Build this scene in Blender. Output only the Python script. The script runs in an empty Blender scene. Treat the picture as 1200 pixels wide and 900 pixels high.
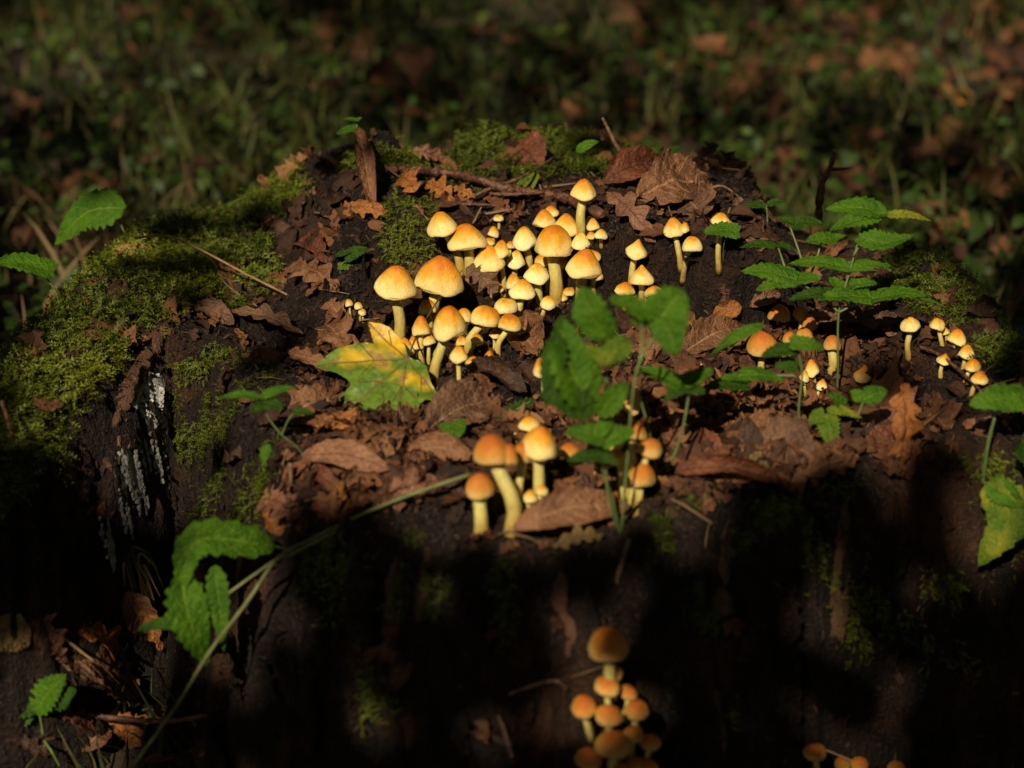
import bpy, math, random
import numpy as np
from mathutils import Vector, Matrix
from mathutils.bvhtree import BVHTree

random.seed(7); RNG = np.random.RandomState(7)
SC = bpy.context.scene
COL = SC.collection
R = math.radians

# ------------------------------------------------------------ camera, sky, sun, exposure
PITCH = R(24.0); DIST = 1.30; LENS = 70.0; SENS = 36.0
CAM = Vector((0, -DIST*math.cos(PITCH), DIST*math.sin(PITCH)))
cam_data = bpy.data.cameras.new('camera'); cam_data.lens = LENS; cam_data.sensor_width = SENS
cam_data.clip_start = 0.02; cam_data.clip_end = 200
cam_data.dof.use_dof = True; cam_data.dof.focus_distance = 1.37; cam_data.dof.aperture_fstop = 5.0
cam = bpy.data.objects.new('camera', cam_data); COL.objects.link(cam)
cam.location = CAM; cam.rotation_euler = (math.pi/2 - PITCH, 0, 0)
SC.camera = cam

SUN_EL = R(40); SUN_AZ = R(-18)          # from behind the camera, a little to its left
S = Vector((math.sin(SUN_AZ)*math.cos(SUN_EL), -math.cos(SUN_AZ)*math.cos(SUN_EL), math.sin(SUN_EL)))
world = bpy.data.worlds.new("World"); SC.world = world; world.use_nodes = True
nt = world.node_tree
sky = nt.nodes.new('ShaderNodeTexSky'); sky.sky_type = 'NISHITA'; sky.sun_disc = False
sky.sun_elevation = SUN_EL; sky.sun_rotation = math.atan2(S.x, S.y)
bg = nt.nodes['Background']; bg.inputs['Strength'].default_value = 0.09
nt.links.new(sky.outputs[0], bg.inputs['Color'])
sl = bpy.data.lights.new('sun', 'SUN'); sl.energy = 5.0; sl.angle = R(0.5); sl.color = (1.0, 0.86, 0.64)
so = bpy.data.objects.new('sun', sl); COL.objects.link(so); so.rotation_euler = S.to_track_quat('Z', 'Y').to_euler()
so.location = S*8
SC.view_settings.view_transform = 'Standard'; SC.view_settings.look = 'None'
SC.view_settings.exposure = 0.06; SC.view_settings.gamma = 1.0
SC.cycles.max_bounces = 6; SC.cycles.diffuse_bounces = 3; SC.cycles.transmission_bounces = 3; SC.cycles.transparent_max_bounces = 4

# ------------------------------------------------------------ photograph pixels <-> places
FPX = LENS/SENS*1200
FWD = Vector((0, math.cos(PITCH), -math.sin(PITCH))); UPV = Vector((0, math.sin(PITCH), math.cos(PITCH)))
def ray(px, py):
    return (FWD*FPX + Vector((1, 0, 0))*(px-600) + UPV*(450-py)).normalized()
def project(p):
    x = p[..., 0]; y = p[..., 1]-CAM.y; z = p[..., 2]-CAM.z
    d = np.maximum(y*FWD.y + z*FWD.z, 0.05)
    return 600 + FPX*x/d, 450 - FPX*(y*UPV.y + z*UPV.z)/d, d
def depth(p): return (p-CAM).dot(FWD)

# ------------------------------------------------------------ numeric helpers
def vnoise(x, y, seed=0):
    xi = np.floor(x).astype(np.int64); yi = np.floor(y).astype(np.int64)
    xf = x-xi; yf = y-yi
    def h(a, b):
        n = (a*374761393 + b*668265263 + seed*974634777) & 0x7fffffff
        n = ((n ^ (n >> 13))*1274126177) & 0x7fffffff
        return ((n ^ (n >> 16)) & 0xffff)/32767.5 - 1
    u = xf*xf*(3-2*xf); v = yf*yf*(3-2*yf)
    return (h(xi, yi)*(1-u)+h(xi+1, yi)*u)*(1-v) + (h(xi, yi+1)*(1-u)+h(xi+1, yi+1)*u)*v
def fbm(x, y, seed=0, o=4):
    r = 0; a = 1; f = 1
    for i in range(o):
        r = r + a*vnoise(x*f+17.3*i, y*f-9.1*i, seed+i); a *= .5; f *= 2.03
    return r/1.9
def smooth(a, b, x):
    t = np.clip((x-a)/(b-a), 0, 1); return t*t*(3-2*t)
def inpoly(px, py, poly):
    px = np.asarray(px, float); py = np.asarray(py, float)
    c = np.zeros(px.shape, bool); n = len(poly)
    for i in range(n):
        x0, y0 = poly[i]; x1, y1 = poly[(i+1) % n]
        if y0 == y1: continue
        m = ((y0 > py) != (y1 > py)) & (px < (x1-x0)*(py-y0)/(y1-y0)+x0)
        c ^= m
    return c
def sdf(px, py, poly):
    d = np.full(px.shape, 1e9); n = len(poly)
    for i in range(n):
        ax, ay = poly[i]; bx, by = poly[(i+1) % n]
        ex, ey = bx-ax, by-ay
        t = np.clip(((px-ax)*ex+(py-ay)*ey)/(ex*ex+ey*ey), 0, 1)
        d = np.minimum(d, np.hypot(px-ax-t*ex, py-ay-t*ey))
    return np.where(inpoly(px, py, poly), -d, d)

# ------------------------------------------------------------ materials
def newmat(name):
    m = bpy.data.materials.new(name); m.use_nodes = True
    t = m.node_tree; b = t.nodes['Principled BSDF']; return m, t, b
def N(t, typ, **kw):
    n = t.nodes.new(typ)
    for k, v in kw.items():
        if k in n.inputs: n.inputs[k].default_value = v
        else: setattr(n, k, v)
    return n
def L(t, a, b): t.links.new(a, b)
def ramp(t, fac, stops, interp='LINEAR'):
    r = t.nodes.new('ShaderNodeValToRGB'); r.color_ramp.interpolation = interp
    e = r.color_ramp.elements
    while len(e) < len(stops): e.new(0.5)
    for i, (p, c) in enumerate(stops):
        e[i].position = p; e[i].color = (*c, 1) if len(c) == 3 else c
    if fac is not None: L(t, fac, r.inputs[0])
    return r.outputs[0]
def mixc(t, fac, a, b, mode='MIX'):
    n = t.nodes.new('ShaderNodeMix'); n.data_type = 'RGBA'; n.blend_type = mode
    for s, v in ((n.inputs[0], fac), (n.inputs[6], a), (n.inputs[7], b)):
        if hasattr(v, 'links'): L(t, v, s)
        elif isinstance(v, (int, float)): s.default_value = v
        else: s.default_value = (*v, 1)
    return n.outputs[2]
def math_(t, op, a, b=None, c=None, clamp=False):
    n = t.nodes.new('ShaderNodeMath'); n.operation = op; n.use_clamp = clamp
    for i, v in enumerate((a, b, c)):
        if v is None: continue
        if hasattr(v, 'links'): L(t, v, n.inputs[i])
        else: n.inputs[i].default_value = v
    return n.outputs[0]
def noise(t, vec, scale, detail=4, rough=.6):
    n = N(t, 'ShaderNodeTexNoise', Scale=scale, Detail=detail, Roughness=rough)
    if vec is not None: L(t, vec, n.inputs['Vector'])
    return n.outputs[0]
def bump(t, b, h, dist, strength=1.0):
    n = N(t, 'ShaderNodeBump', Distance=dist, Strength=strength); L(t, h, n.inputs['Height']); L(t, n.outputs[0], b.inputs['Normal'])
def objvec(t): return N(t, 'ShaderNodeTexCoord').outputs['Object']
def shifted(t):
    n = N(t, 'ShaderNodeVectorMath', operation='ADD'); L(t, objvec(t), n.inputs[0])
    oi = N(t, 'ShaderNodeObjectInfo'); k = math_(t, 'MULTIPLY', oi.outputs['Random'], 37.0)
    L(t, k, n.inputs[1]); return n.outputs[0], oi.outputs['Random']

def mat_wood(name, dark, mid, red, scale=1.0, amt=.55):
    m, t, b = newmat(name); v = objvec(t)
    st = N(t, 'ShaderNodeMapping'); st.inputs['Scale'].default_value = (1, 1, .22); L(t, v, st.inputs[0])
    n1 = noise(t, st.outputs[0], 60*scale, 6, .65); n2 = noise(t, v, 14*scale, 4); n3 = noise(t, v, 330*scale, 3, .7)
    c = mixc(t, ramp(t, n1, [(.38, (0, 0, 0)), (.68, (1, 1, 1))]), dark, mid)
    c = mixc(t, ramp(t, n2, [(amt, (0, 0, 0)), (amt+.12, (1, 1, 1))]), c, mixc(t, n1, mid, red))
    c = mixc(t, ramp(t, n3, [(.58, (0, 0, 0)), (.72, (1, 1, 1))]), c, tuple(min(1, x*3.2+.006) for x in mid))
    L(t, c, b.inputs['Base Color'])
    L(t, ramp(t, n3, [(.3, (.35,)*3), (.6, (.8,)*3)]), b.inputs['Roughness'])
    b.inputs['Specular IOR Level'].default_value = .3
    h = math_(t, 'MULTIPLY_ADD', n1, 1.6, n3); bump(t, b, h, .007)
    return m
M = {}
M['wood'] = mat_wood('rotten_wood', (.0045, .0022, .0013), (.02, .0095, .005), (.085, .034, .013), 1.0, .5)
M['bark'] = mat_wood('brown_bark', (.05, .024, .014), (.13, .062, .034), (.24, .12, .066), 2.0, .35)
M['pale_wood'] = mat_wood('pale_wood', (.06, .035, .018), (.14, .085, .04), (.24, .15, .07), 2.0, .4)

def mat_island(name, stops, rough=.6, trans=0.0, spec=.3):
    m, t, b = newmat(name)
    g = N(t, 'ShaderNodeNewGeometry'); nz = noise(t, objvec(t), 9, 2)
    f = math_(t, 'MULTIPLY_ADD', g.outputs['Random Per Island'], .62, math_(t, 'MULTIPLY_ADD', nz, 1.1, -.36), clamp=True)
    c = ramp(t, f, stops); L(t, c, b.inputs['Base Color'])
    b.inputs['Roughness'].default_value = rough; b.inputs['Specular IOR Level'].default_value = spec
    if name in ('leaf_fragments', 'wood_crumbs'): bump(t, b, noise(t, objvec(t), 160, 4, .7), .003)
    if trans:
        tr = N(t, 'ShaderNodeBsdfTranslucent'); L(t, c, tr.inputs['Color'])
        mx = N(t, 'ShaderNodeMixShader'); mx.inputs[0].default_value = trans
        L(t, b.outputs[0], mx.inputs[1]); L(t, tr.outputs[0], mx.inputs[2])
        L(t, mx.outputs[0], t.nodes['Material Output'].inputs[0])
    return m
M['moss'] = mat_island('moss', [(0, (.012, .018, .003)), (.35, (.055, .072, .005)), (.7, (.12, .155, .008)), (1, (.25, .26, .02))], .6, .25)
M['crumb'] = mat_island('wood_crumbs', [(0, (.008, .005, .004)), (.6, (.025, .013, .008)), (.85, (.08, .038, .02)), (1, (.2, .1, .055))], .7)
M['litter'] = mat_island('leaf_fragments', [(0, (.012, .006, .003)), (.4, (.055, .022, .01)), (.75, (.16, .065, .024)), (1, (.3, .15, .06))], .7, .1)
M['grass'] = mat_island('grass_blades', [(0, (.02, .026, .005)), (.45, (.05, .06, .01)), (.75, (.11, .11, .025)), (1, (.26, .19, .08))], .6, .3)
M['weed'] = mat_island('weed_leaves', [(0, (.016, .028, .005)), (.6, (.035, .07, .009)), (1, (.1, .15, .02))], .55, .3)
M['straw'] = mat_island('straw', [(0, (.07, .04, .018)), (1, (.24, .16, .075))], .7)
M['lichen'] = mat_island('white_lichen', [(0, (.12, .125, .11)), (.5, (.3, .3, .27)), (1, (.5, .5, .46))], .9)
M['canopy'] = mat_island('canopy_leaves', [(0, (.09, .1, .012)), (.6, (.16, .15, .02)), (1, (.26, .15, .03))], .6, .45, .15)

def mat_dead(name, c0, c1, vein, spots=.5):
    m, t, b = newmat(name); v, rnd = shifted(t)
    uv = N(t, 'ShaderNodeUVMap', uv_map='leaf'); sx = N(t, 'ShaderNodeSeparateXYZ'); L(t, uv.outputs[0], sx.inputs[0])
    u, w = sx.outputs[0], math_(t, 'ABSOLUTE', sx.outputs[1])
    n1 = noise(t, v, 45, 5, .65); n2 = noise(t, v, 240, 3, .7); n3 = noise(t, v, 20, 2)
    c = mixc(t, ramp(t, n1, [(.35, (0, 0, 0)), (.65, (1, 1, 1))]), c0, c1)
    c = mixc(t, ramp(t, n2, [(.62, (0, 0, 0)), (.78, (1, 1, 1))]), c, tuple(x*.35 for x in c0))
    c = mixc(t, math_(t, 'MULTIPLY', ramp(t, n3, [(.5, (0, 0, 0)), (.7, (1, 1, 1))]), spots), c, tuple(x*.45 for x in c0))
    fr = math_(t, 'FRACT', math_(t, 'MULTIPLY', math_(t, 'SUBTRACT', u, math_(t, 'MULTIPLY', w, .16)), 9.0))
    side = math_(t, 'LESS_THAN', fr, .12); midv = math_(t, 'LESS_THAN', w, .045)
    vm = math_(t, 'MAXIMUM', math_(t, 'MULTIPLY', side, .55), midv)
    c = mixc(t, vm, c, vein)
    L(t, c, b.inputs['Base Color']); b.inputs['Roughness'].default_value = .5; b.inputs['Specular IOR Level'].default_value = .4
    bump(t, b, math_(t, 'SUBTRACT', math_(t, 'MULTIPLY_ADD', n1, 2.4, math_(t, 'MULTIPLY', n2, .9)), vm), .003)
    tr = N(t, 'ShaderNodeBsdfTranslucent'); L(t, c, tr.inputs['Color'])
    mx = N(t, 'ShaderNodeMixShader'); mx.inputs[0].default_value = .12
    L(t, b.outputs[0], mx.inputs[1]); L(t, tr.outputs[0], mx.inputs[2]); L(t, mx.outputs[0], t.nodes['Material Output'].inputs[0])
    return m
M['tan'] = mat_dead('tan_dead_leaf', (.1280, .0512, .0205), (.2560, .1178, .0538), (.3200, .1664, .0768))
M['red'] = mat_dead('red_brown_dead_leaf', (.0832, .0256, .0128), (.2048, .0640, .0256), (.0640, .0230, .0102))
M['grey'] = mat_dead('grey_brown_dead_leaf', (.0768, .0358, .0192), (.1920, .0960, .0486), (.2304, .1280, .0640))
M['orange'] = mat_dead('orange_dead_leaf', (.2048, .0704, .0179), (.4096, .1536, .0282), (.1792, .0640, .0192))
M['pink'] = mat_dead('pinkish_dead_leaf', (.1664, .0666, .0346), (.3328, .1600, .0845), (.1152, .0448, .0256))
M['dark'] = mat_dead('dark_dead_leaf', (.0282, .0128, .0077), (.0768, .0346, .0179), (.1024, .0512, .0256))
M['ochre'] = mat_dead('ochre_dead_leaf', (.1536, .0960, .0282), (.2688, .1792, .0640), (.1280, .0768, .0320))

def mat_green(name, c0, c1, vein, yel=.0):
    m, t, b = newmat(name); v, rnd = shifted(t)
    uv = N(t, 'ShaderNodeUVMap', uv_map='leaf'); sx = N(t, 'ShaderNodeSeparateXYZ'); L(t, uv.outputs[0], sx.inputs[0])
    u, w = sx.outputs[0], math_(t, 'ABSOLUTE', sx.outputs[1])
    n1 = noise(t, v, 60, 4); n2 = noise(t, v, 420, 2)
    c = mixc(t, ramp(t, n1, [(.35, (0, 0, 0)), (.65, (1, 1, 1))]), c0, c1)
    if yel: c = mixc(t, math_(t, 'MULTIPLY', ramp(t, noise(t, v, 28, 2), [(.45, (0, 0, 0)), (.6, (1, 1, 1))]), yel), c, (.28, .28, .02))
    fr = math_(t, 'FRACT', math_(t, 'MULTIPLY', math_(t, 'SUBTRACT', u, math_(t, 'MULTIPLY', w, .2)), 6.5))
    vm = math_(t, 'MAXIMUM', math_(t, 'MULTIPLY', math_(t, 'LESS_THAN', fr, .1), .6), math_(t, 'LESS_THAN', w, .04))
    c = mixc(t, math_(t, 'MULTIPLY', vm, .8), c, vein)
    L(t, c, b.inputs['Base Color']); b.inputs['Roughness'].default_value = .45; b.inputs['Specular IOR Level'].default_value = .16
    bump(t, b, math_(t, 'SUBTRACT', math_(t, 'MULTIPLY_ADD', n1, 1.2, n2), vm), .0022)
    tr = N(t, 'ShaderNodeBsdfTranslucent'); L(t, mixc(t, 1.0, c, (1, 1, .5), 'MULTIPLY'), tr.inputs['Color'])
    mx = N(t, 'ShaderNodeMixShader'); mx.inputs[0].default_value = .3
    L(t, b.outputs[0], mx.inputs[1]); L(t, tr.outputs[0], mx.inputs[2]); L(t, mx.outputs[0], t.nodes['Material Output'].inputs[0])
    return m
M['green'] = mat_green('fresh_green_leaf', (.036, .105, .005), (.078, .18, .008), (.16, .26, .025))
M['dgreen'] = mat_green('dark_green_leaf', (.02, .055, .005), (.038, .09, .006), (.07, .12, .012))
M['ygreen'] = mat_green('yellowing_green_leaf', (.05, .12, .008), (.12, .18, .012), (.2, .24, .03), .7)
def mat_plain(name, c0, c1, scale, rough=.6, bd=.0005):
    m, t, b = newmat(name); v, r = shifted(t); n = noise(t, v, scale, 4)
    L(t, mixc(t, ramp(t, n, [(.35, (0, 0, 0)), (.65, (1, 1, 1))]), c0, c1), b.inputs['Base Color'])
    b.inputs['Roughness'].default_value = rough; bump(t, b, n, bd); return m
M['gstem'] = mat_plain('green_stem', (.07, .12, .025), (.13, .17, .05), 80)
M['vine'] = mat_plain('pale_green_vine', (.06, .08, .018), (.16, .16, .055), 90)
M['twig'] = mat_plain('brown_twig', (.035, .014, .008), (.17, .07, .036), 230, .5, .0025)
M['drytwig'] = mat_plain('dry_pale_twig', (.08, .04, .022), (.22, .125, .07), 200, .7, .0015)
M['straw_stem'] = mat_plain('straw_coloured_stem', (.2, .12, .05), (.32, .2, .09), 120, .6)
M['ground'] = mat_plain('forest_soil', (.014, .009, .005), (.05, .03, .015), 18, .9, .01)
M['trunk'] = mat_plain('tree_bark', (.06, .045, .03), (.14, .11, .08), 12, .9, .02)

# mushroom materials (colours laid out by height on the unit cap)
def mat_cap(name, top, mid, rim, lo):
    m, t, b = newmat(name); v, rnd = shifted(t)
    o = objvec(t); s = N(t, 'ShaderNodeSeparateXYZ'); L(t, o, s.inputs[0])
    n1 = noise(t, v, 2.2, 4, .6); n2 = noise(t, v, 14, 3, .6)
    z = math_(t, 'ADD', s.outputs[2], math_(t, 'MULTIPLY', math_(t, 'SUBTRACT', n1, .5), .75))
    z = math_(t, 'ADD', z, math_(t, 'MULTIPLY', math_(t, 'SUBTRACT', rnd, .5), .22))
    c = ramp(t, z, [(lo-.08, rim), (lo+.28, mid), (1.0, top)])
    c = mixc(t, math_(t, 'MULTIPLY', ramp(t, n2, [(.55, (0, 0, 0)), (.8, (1, 1, 1))]), .35), c, tuple(x*.65 for x in top))
    c = mixc(t, math_(t, 'MULTIPLY', ramp(t, noise(t, v, 3.3, 4, .7), [(.56, (0, 0, 0)), (.68, (1, 1, 1))]), .42), c, tuple(x*.55 for x in mid))
    c = mixc(t, math_(t, 'MULTIPLY', ramp(t, noise(t, v, 30, 2), [(.68, (0, 0, 0)), (.74, (1, 1, 1))]), .6), c, (.16, .06, .015))
    vo = N(t, 'ShaderNodeTexVoronoi', Scale=7.0); L(t, v, vo.inputs['Vector'])
    sp = ramp(t, vo.outputs['Distance'], [(.075, (1, 1, 1)), (.12, (0, 0, 0))])
    gate = math_(t, 'GREATER_THAN', noise(t, v, 1.6, 1), .47)
    c = mixc(t, math_(t, 'MULTIPLY', math_(t, 'MULTIPLY', sp, gate), .85), c, (.07, .025, .01))
    L(t, c, b.inputs['Base Color']); b.inputs['Roughness'].default_value = .5
    b.inputs['Specular IOR Level'].default_value = .3
    b.inputs['Subsurface Weight'].default_value = .25; b.inputs['Subsurface Scale'].default_value = .003
    b.inputs['Subsurface Radius'].default_value = (1, .6, .25)
    bump(t, b, n2, .0006); return m
M['cap'] = mat_cap('honey_mushroom_cap', (.55, .15, .006), (.75, .38, .028), (.87, .67, .26), .34)
M['cap2'] = mat_cap('pale_mushroom_cap', (.62, .22, .01), (.82, .53, .085), (.88, .75, .37), .44)
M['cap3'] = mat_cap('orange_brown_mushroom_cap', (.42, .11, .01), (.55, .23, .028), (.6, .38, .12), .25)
def mat_stem():
    m, t, b = newmat('mushroom_stem'); v, rnd = shifted(t)
    uv = N(t, 'ShaderNodeUVMap', uv_map='leaf'); sx = N(t, 'ShaderNodeSeparateXYZ'); L(t, uv.outputs[0], sx.inputs[0])
    st = N(t, 'ShaderNodeMapping'); st.inputs['Scale'].default_value = (1, 1, .25); L(t, v, st.inputs[0])
    n = noise(t, st.outputs[0], 700, 3); n2 = noise(t, v, 150, 3)
    u = math_(t, 'ADD', sx.outputs[0], math_(t, 'MULTIPLY', math_(t, 'SUBTRACT', n2, .5), .5))
    c = ramp(t, u, [(0, (.22, .11, .025)), (.22, (.46, .34, .08)), (.5, (.62, .54, .17)), (.78, (.7, .62, .24)), (.84, (.48, .36, .12)), (.9, (.72, .65, .28)), (1, (.72, .66, .3))])
    c = mixc(t, math_(t, 'MULTIPLY', ramp(t, n, [(.45, (0, 0, 0)), (.7, (1, 1, 1))]), .5), c, (.38, .25, .06))
    L(t, c, b.inputs['Base Color']); b.inputs['Roughness'].default_value = .6
    b.inputs['Subsurface Weight'].default_value = .2; b.inputs['Subsurface Scale'].default_value = .002
    bump(t, b, n, .0006); return m
M['stem'] = mat_stem()
M['gills'] = mat_plain('mushroom_gills', (.3, .28, .08), (.45, .4, .15), 200)

# ------------------------------------------------------------ object helpers
def tag(o, label=None, cat=None, group=None, kind=None):
    if label: o['label'] = label
    if cat: o['category'] = cat
    if group: o['group'] = group
    if kind: o['kind'] = kind
    return o
def nice(name): return name
def mk(name, V, F, mat, parent=None, uv=None, smooth_=True, origin=None):
    V = np.asarray(V, float)
    if origin is not None: V = V - np.asarray(origin)
    me = bpy.data.meshes.new(name)
    if isinstance(F, np.ndarray) and F.ndim == 2:
        n, k = F.shape
        me.vertices.add(len(V)); me.vertices.foreach_set('co', V.astype(np.float32).ravel())
        me.loops.add(n*k); me.loops.foreach_set('vertex_index', F.astype(np.int32).ravel())
        me.polygons.add(n); me.polygons.foreach_set('loop_start', np.arange(0, n*k, k, dtype=np.int32))
        me.polygons.foreach_set('loop_total', np.full(n, k, np.int32))
        me.update(calc_edges=True)
    else:
        me.from_pydata([tuple(v) for v in V], [], [tuple(f) for f in F])
    if uv is not None:
        lay = me.uv_layers.new(name='leaf'); li = np.empty(len(me.loops), np.int32)
        me.loops.foreach_get('vertex_index', li); lay.data.foreach_set('uv', np.asarray(uv, np.float32)[li].ravel())
    me.polygons.foreach_set('use_smooth', np.full(len(me.polygons), smooth_)); me.update()
    me.materials.append(mat)
    o = bpy.data.objects.new(name, me); COL.objects.link(o)
    if parent: o.parent = parent
    elif origin is not None: o.location = origin
    return o
def empty(name, loc):
    o = bpy.data.objects.new(name, None); COL.objects.link(o); o.location = loc; o.empty_display_size = .01; return o
def catmull(P, n):
    P = [np.array(p, float) for p in P]
    if len(P) == 2: return np.array([P[0]+(P[1]-P[0])*i/n for i in range(n+1)])
    Q = [2*P[0]-P[1]] + P + [2*P[-1]-P[-2]]; out = []
    m = len(P)-1
    for i in range(n+1):
        s = i/n*m; k = min(int(s), m-1); t = s-k
        a, b, c, d = Q[k:k+4]
        out.append(.5*((2*b)+(-a+c)*t+(2*a-5*b+4*c-d)*t*t+(-a+3*b-3*c+d)*t**3))
    return np.array(out)
def tube_geo(P, r0, r1, n=16, seg=8, wob=.12, prof=None, seed=0):
    C = catmull(P, n); rs = np.random.RandomState(seed+1)
    V = []; UV = []
    T = np.gradient(C, axis=0); T /= np.linalg.norm(T, axis=1)[:, None]+1e-12
    ref = np.array([0, 1, 0.01]) if abs(T[0][1]) < .8 else np.array([1, 0, 0])
    for i in range(n+1):
        a = np.cross(T[i], ref); a /= np.linalg.norm(a); b = np.cross(T[i], a)
        u = i/n; r = (r0+(r1-r0)*u) if prof is None else np.interp(u, *prof)
        r *= 1+wob*rs.uniform(-1, 1)
        for j in range(seg):
            th = 2*math.pi*j/seg; k = 1+wob*.5*rs.uniform(-1, 1)
            V.append(C[i]+r*k*(a*math.cos(th)+b*math.sin(th))); UV.append((u, j/seg))
    F = [(i*seg+j, i*seg+(j+1) % seg, (i+1)*seg+(j+1) % seg, (i+1)*seg+j) for i in range(n) for j in range(seg)]
    V.append(C[0]); V.append(C[-1]); UV += [(0, 0), (1, 0)]; e = len(V)
    F += [((j+1) % seg, j, e-2) for j in range(seg)] + [(n*seg+j, n*seg+(j+1) % seg, e-1) for j in range(seg)]
    return np.array(V), F, np.array(UV)
def tube(name, P, r0, r1, mat, parent=None, n=16, seg=8, wob=.12, prof=None, seed=0):
    V, F, UV = tube_geo(P, r0, r1, n, seg, wob, prof, seed)
    org = parent.location if parent else Vector(V[0])
    return mk(name, V, F, mat, parent, UV, True, org)

# leaf along a spine of 3-D points
def width_fn(kind, u, rs):
    if kind == 'oak':
        lob = .5+.5*math.cos(2*math.pi*(u*rs[2]+rs[0]*.1+.12)); lob = lob**.7
        return math.sin(math.pi*min(1, u**.8*.97+.03))**.6*(.3+.62*lob*(.75+.25*math.sin(u*9+rs[1])))*(.7+.5*u if u < .7 else 1.05-(u-.7)*.4)
    if kind == 'oak_old':
        w = math.sin(math.pi*min(1, u**.8*.97+.03))**.7*(0.62+.38*math.cos(2*math.pi*(u*4.2+.12)))
        return w*(.55+.6*u if u < .7 else 1.0-(u-.7)*.5)
    if kind == 'beech': return math.sin(math.pi*u**.92)**.75*(1+.03*math.sin(u*50))
    if kind == 'nettle': return (math.sin(math.pi*u**.62)**.8)*(1+.2*(1-.6*u)*(2*((u*9) % 1)-1)*(-1))
    if kind == 'heart': return (math.sin(math.pi*min(1, u**.55))**.6)*(1+.14*(2*((u*7) % 1)-1)*(-1))
    if kind == 'blade': return math.sin(math.pi*u**.7)**.8
    if kind == 'frond': return math.sin(math.pi*u**.8)**.6*(.45+.55*abs(math.sin(u*30)))
    if kind == 'scrap': return math.sin(math.pi*min(1, u*.9+.1))**.5*(.8+.25*math.sin(u*17+rs[0])+.15*math.sin(u*39+rs[1]))
    return 1
def leaf_geo(spine, ratio, kind, facing=.3, curl=0.0, fold=.15, crum=.06, rib=.02, seed=0, nu=None, nv=5, up=None, side=0.0):
    rs = random.Random(seed); ph = ((rs.uniform(0, 6), rs.uniform(0, 6), rs.uniform(3.0, 4.6)), (rs.uniform(0, 6), rs.uniform(0, 6), rs.uniform(3.0, 4.6)))
    nu = nu or (44 if kind in ('oak', 'nettle', 'frond', 'heart') else 26)
    C = catmull(spine, nu); seglen = np.linalg.norm(np.diff(C, axis=0), axis=1).sum()
    W = seglen*ratio/2
    T = np.gradient(C, axis=0); T /= np.linalg.norm(T, axis=1)[:, None]+1e-12
    camdir = np.array((CAM-Vector(C[nu//2])).normalized())
    hint = np.array([0, 0, 1.])*(1-facing)+camdir*facing if up is None else np.array(up, float)
    hint = hint+np.array([side, 0, 0]); hint = hint/np.linalg.norm(hint); crum = crum*1.3; curl = curl*1.2
    us = np.linspace(0, 1, nu+1); vs = np.linspace(-1, 1, 2*nv+1)
    V = []; UV = []
    so = seed*13.7 % 91
    ed = [fbm(us*9+so+k*7, us*0+so, seed % 31, 3) for k in (0, 1)]
    cv = fbm(us*2.5+so, us*0+3, seed % 29, 2)
    for i, u in enumerate(us):
        nn = hint - T[i]*hint.dot(T[i]); nn /= np.linalg.norm(nn)+1e-9; sd = np.cross(T[i], nn)
        ww = [max(width_fn(kind, u, ph[k])*(1+(.17 if kind in ('oak', 'scrap', 'beech') else .05)*float(ed[k][i])), .02)*W for k in (0, 1)]
        for v in vs:
            w = ww[0] if v < 0 else ww[1]
            s = v*w
            if abs(curl) > 1e-3:
                k = curl*(1+1.2*float(cv[i]))/W+1e-6; x = math.sin(k*s)/k; z = (1-math.cos(k*s))/k
            else: x = s; z = 0
            z += abs(s)*fold
            z += rib*W*math.sin(2*math.pi*((u-.16*abs(v))*9))*min(1, abs(v)*3)
            V.append(C[i]+sd*x+nn*z+T[i]*(abs(v)*w*.16 if kind != 'heart' or u > .2 else -abs(v)*w*.45)); UV.append((u, v))
    V = np.array(V); UV = np.array(UV)
    q = UV[:, 0]*3.0; r = UV[:, 1]*1.4
    nrm = hint; d = fbm(q+so, r+so*.3, seed % 50, 3)*crum*W*2
    d2 = fbm(q*2+so+40, r*2, seed % 37, 2)*crum*W
    d = d+fbm(q*3.1+so, r*3.1, seed % 41, 3)*crum*W*.8
    V = V + d[:, None]*nrm + d2[:, None]*np.array([.7, -.4, .3])
    k = 2*nv+1
    F = np.array([(i*k+j, i*k+j+1, (i+1)*k+j+1, (i+1)*k+j) for i in range(nu) for j in range(k-1)])
    return V, F, UV
def leaf(name, spine, ratio, kind, mat, parent=None, **kw):
    V, F, UV = leaf_geo([tuple(p) for p in spine], ratio, kind, **kw)
    org = parent.location if parent else Vector(V[len(V)//2])
    return mk(name, V, F, M[mat], parent, UV, True, org)
def scatter(name, TV, TF, pos, rot, scl, mat, **kw):
    """one mesh of many copies of a template: pos (n,3), rot (n,3,3), scl (n,) or (n,3)"""
    n = len(pos); scl = np.asarray(scl); scl = scl[:, None, None] if scl.ndim == 1 else scl[:, None, :]
    V = np.einsum('nij,nkj->nki', rot, TV[None]*scl)+pos[:, None, :]
    F = (TF[None]+(np.arange(n)*len(TV))[:, None, None]).reshape(-1, TF.shape[1])
    return mk(name, V.reshape(-1, 3), F, mat, **kw)
def fsample(idx, rs):
    a = rs.uniform(0, 1, (len(idx), 1)); b = rs.uniform(0, 1, (len(idx), 1)); q = sV[sF[idx]]
    return (q[:, 0]*(1-a)+q[:, 1]*a)*(1-b)+(q[:, 3]*(1-a)+q[:, 2]*a)*b
def frames(normals, rs, spread=.4):
    n = len(normals); z = normals+rs.normal(0, spread, (n, 3)); z /= np.linalg.norm(z, axis=1)[:, None]
    a = rs.normal(0, 1, (n, 3)); x = np.cross(a, z); x /= np.linalg.norm(x, axis=1)[:, None]; y = np.cross(z, x)
    return np.stack([x, y, z], axis=2)

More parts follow.
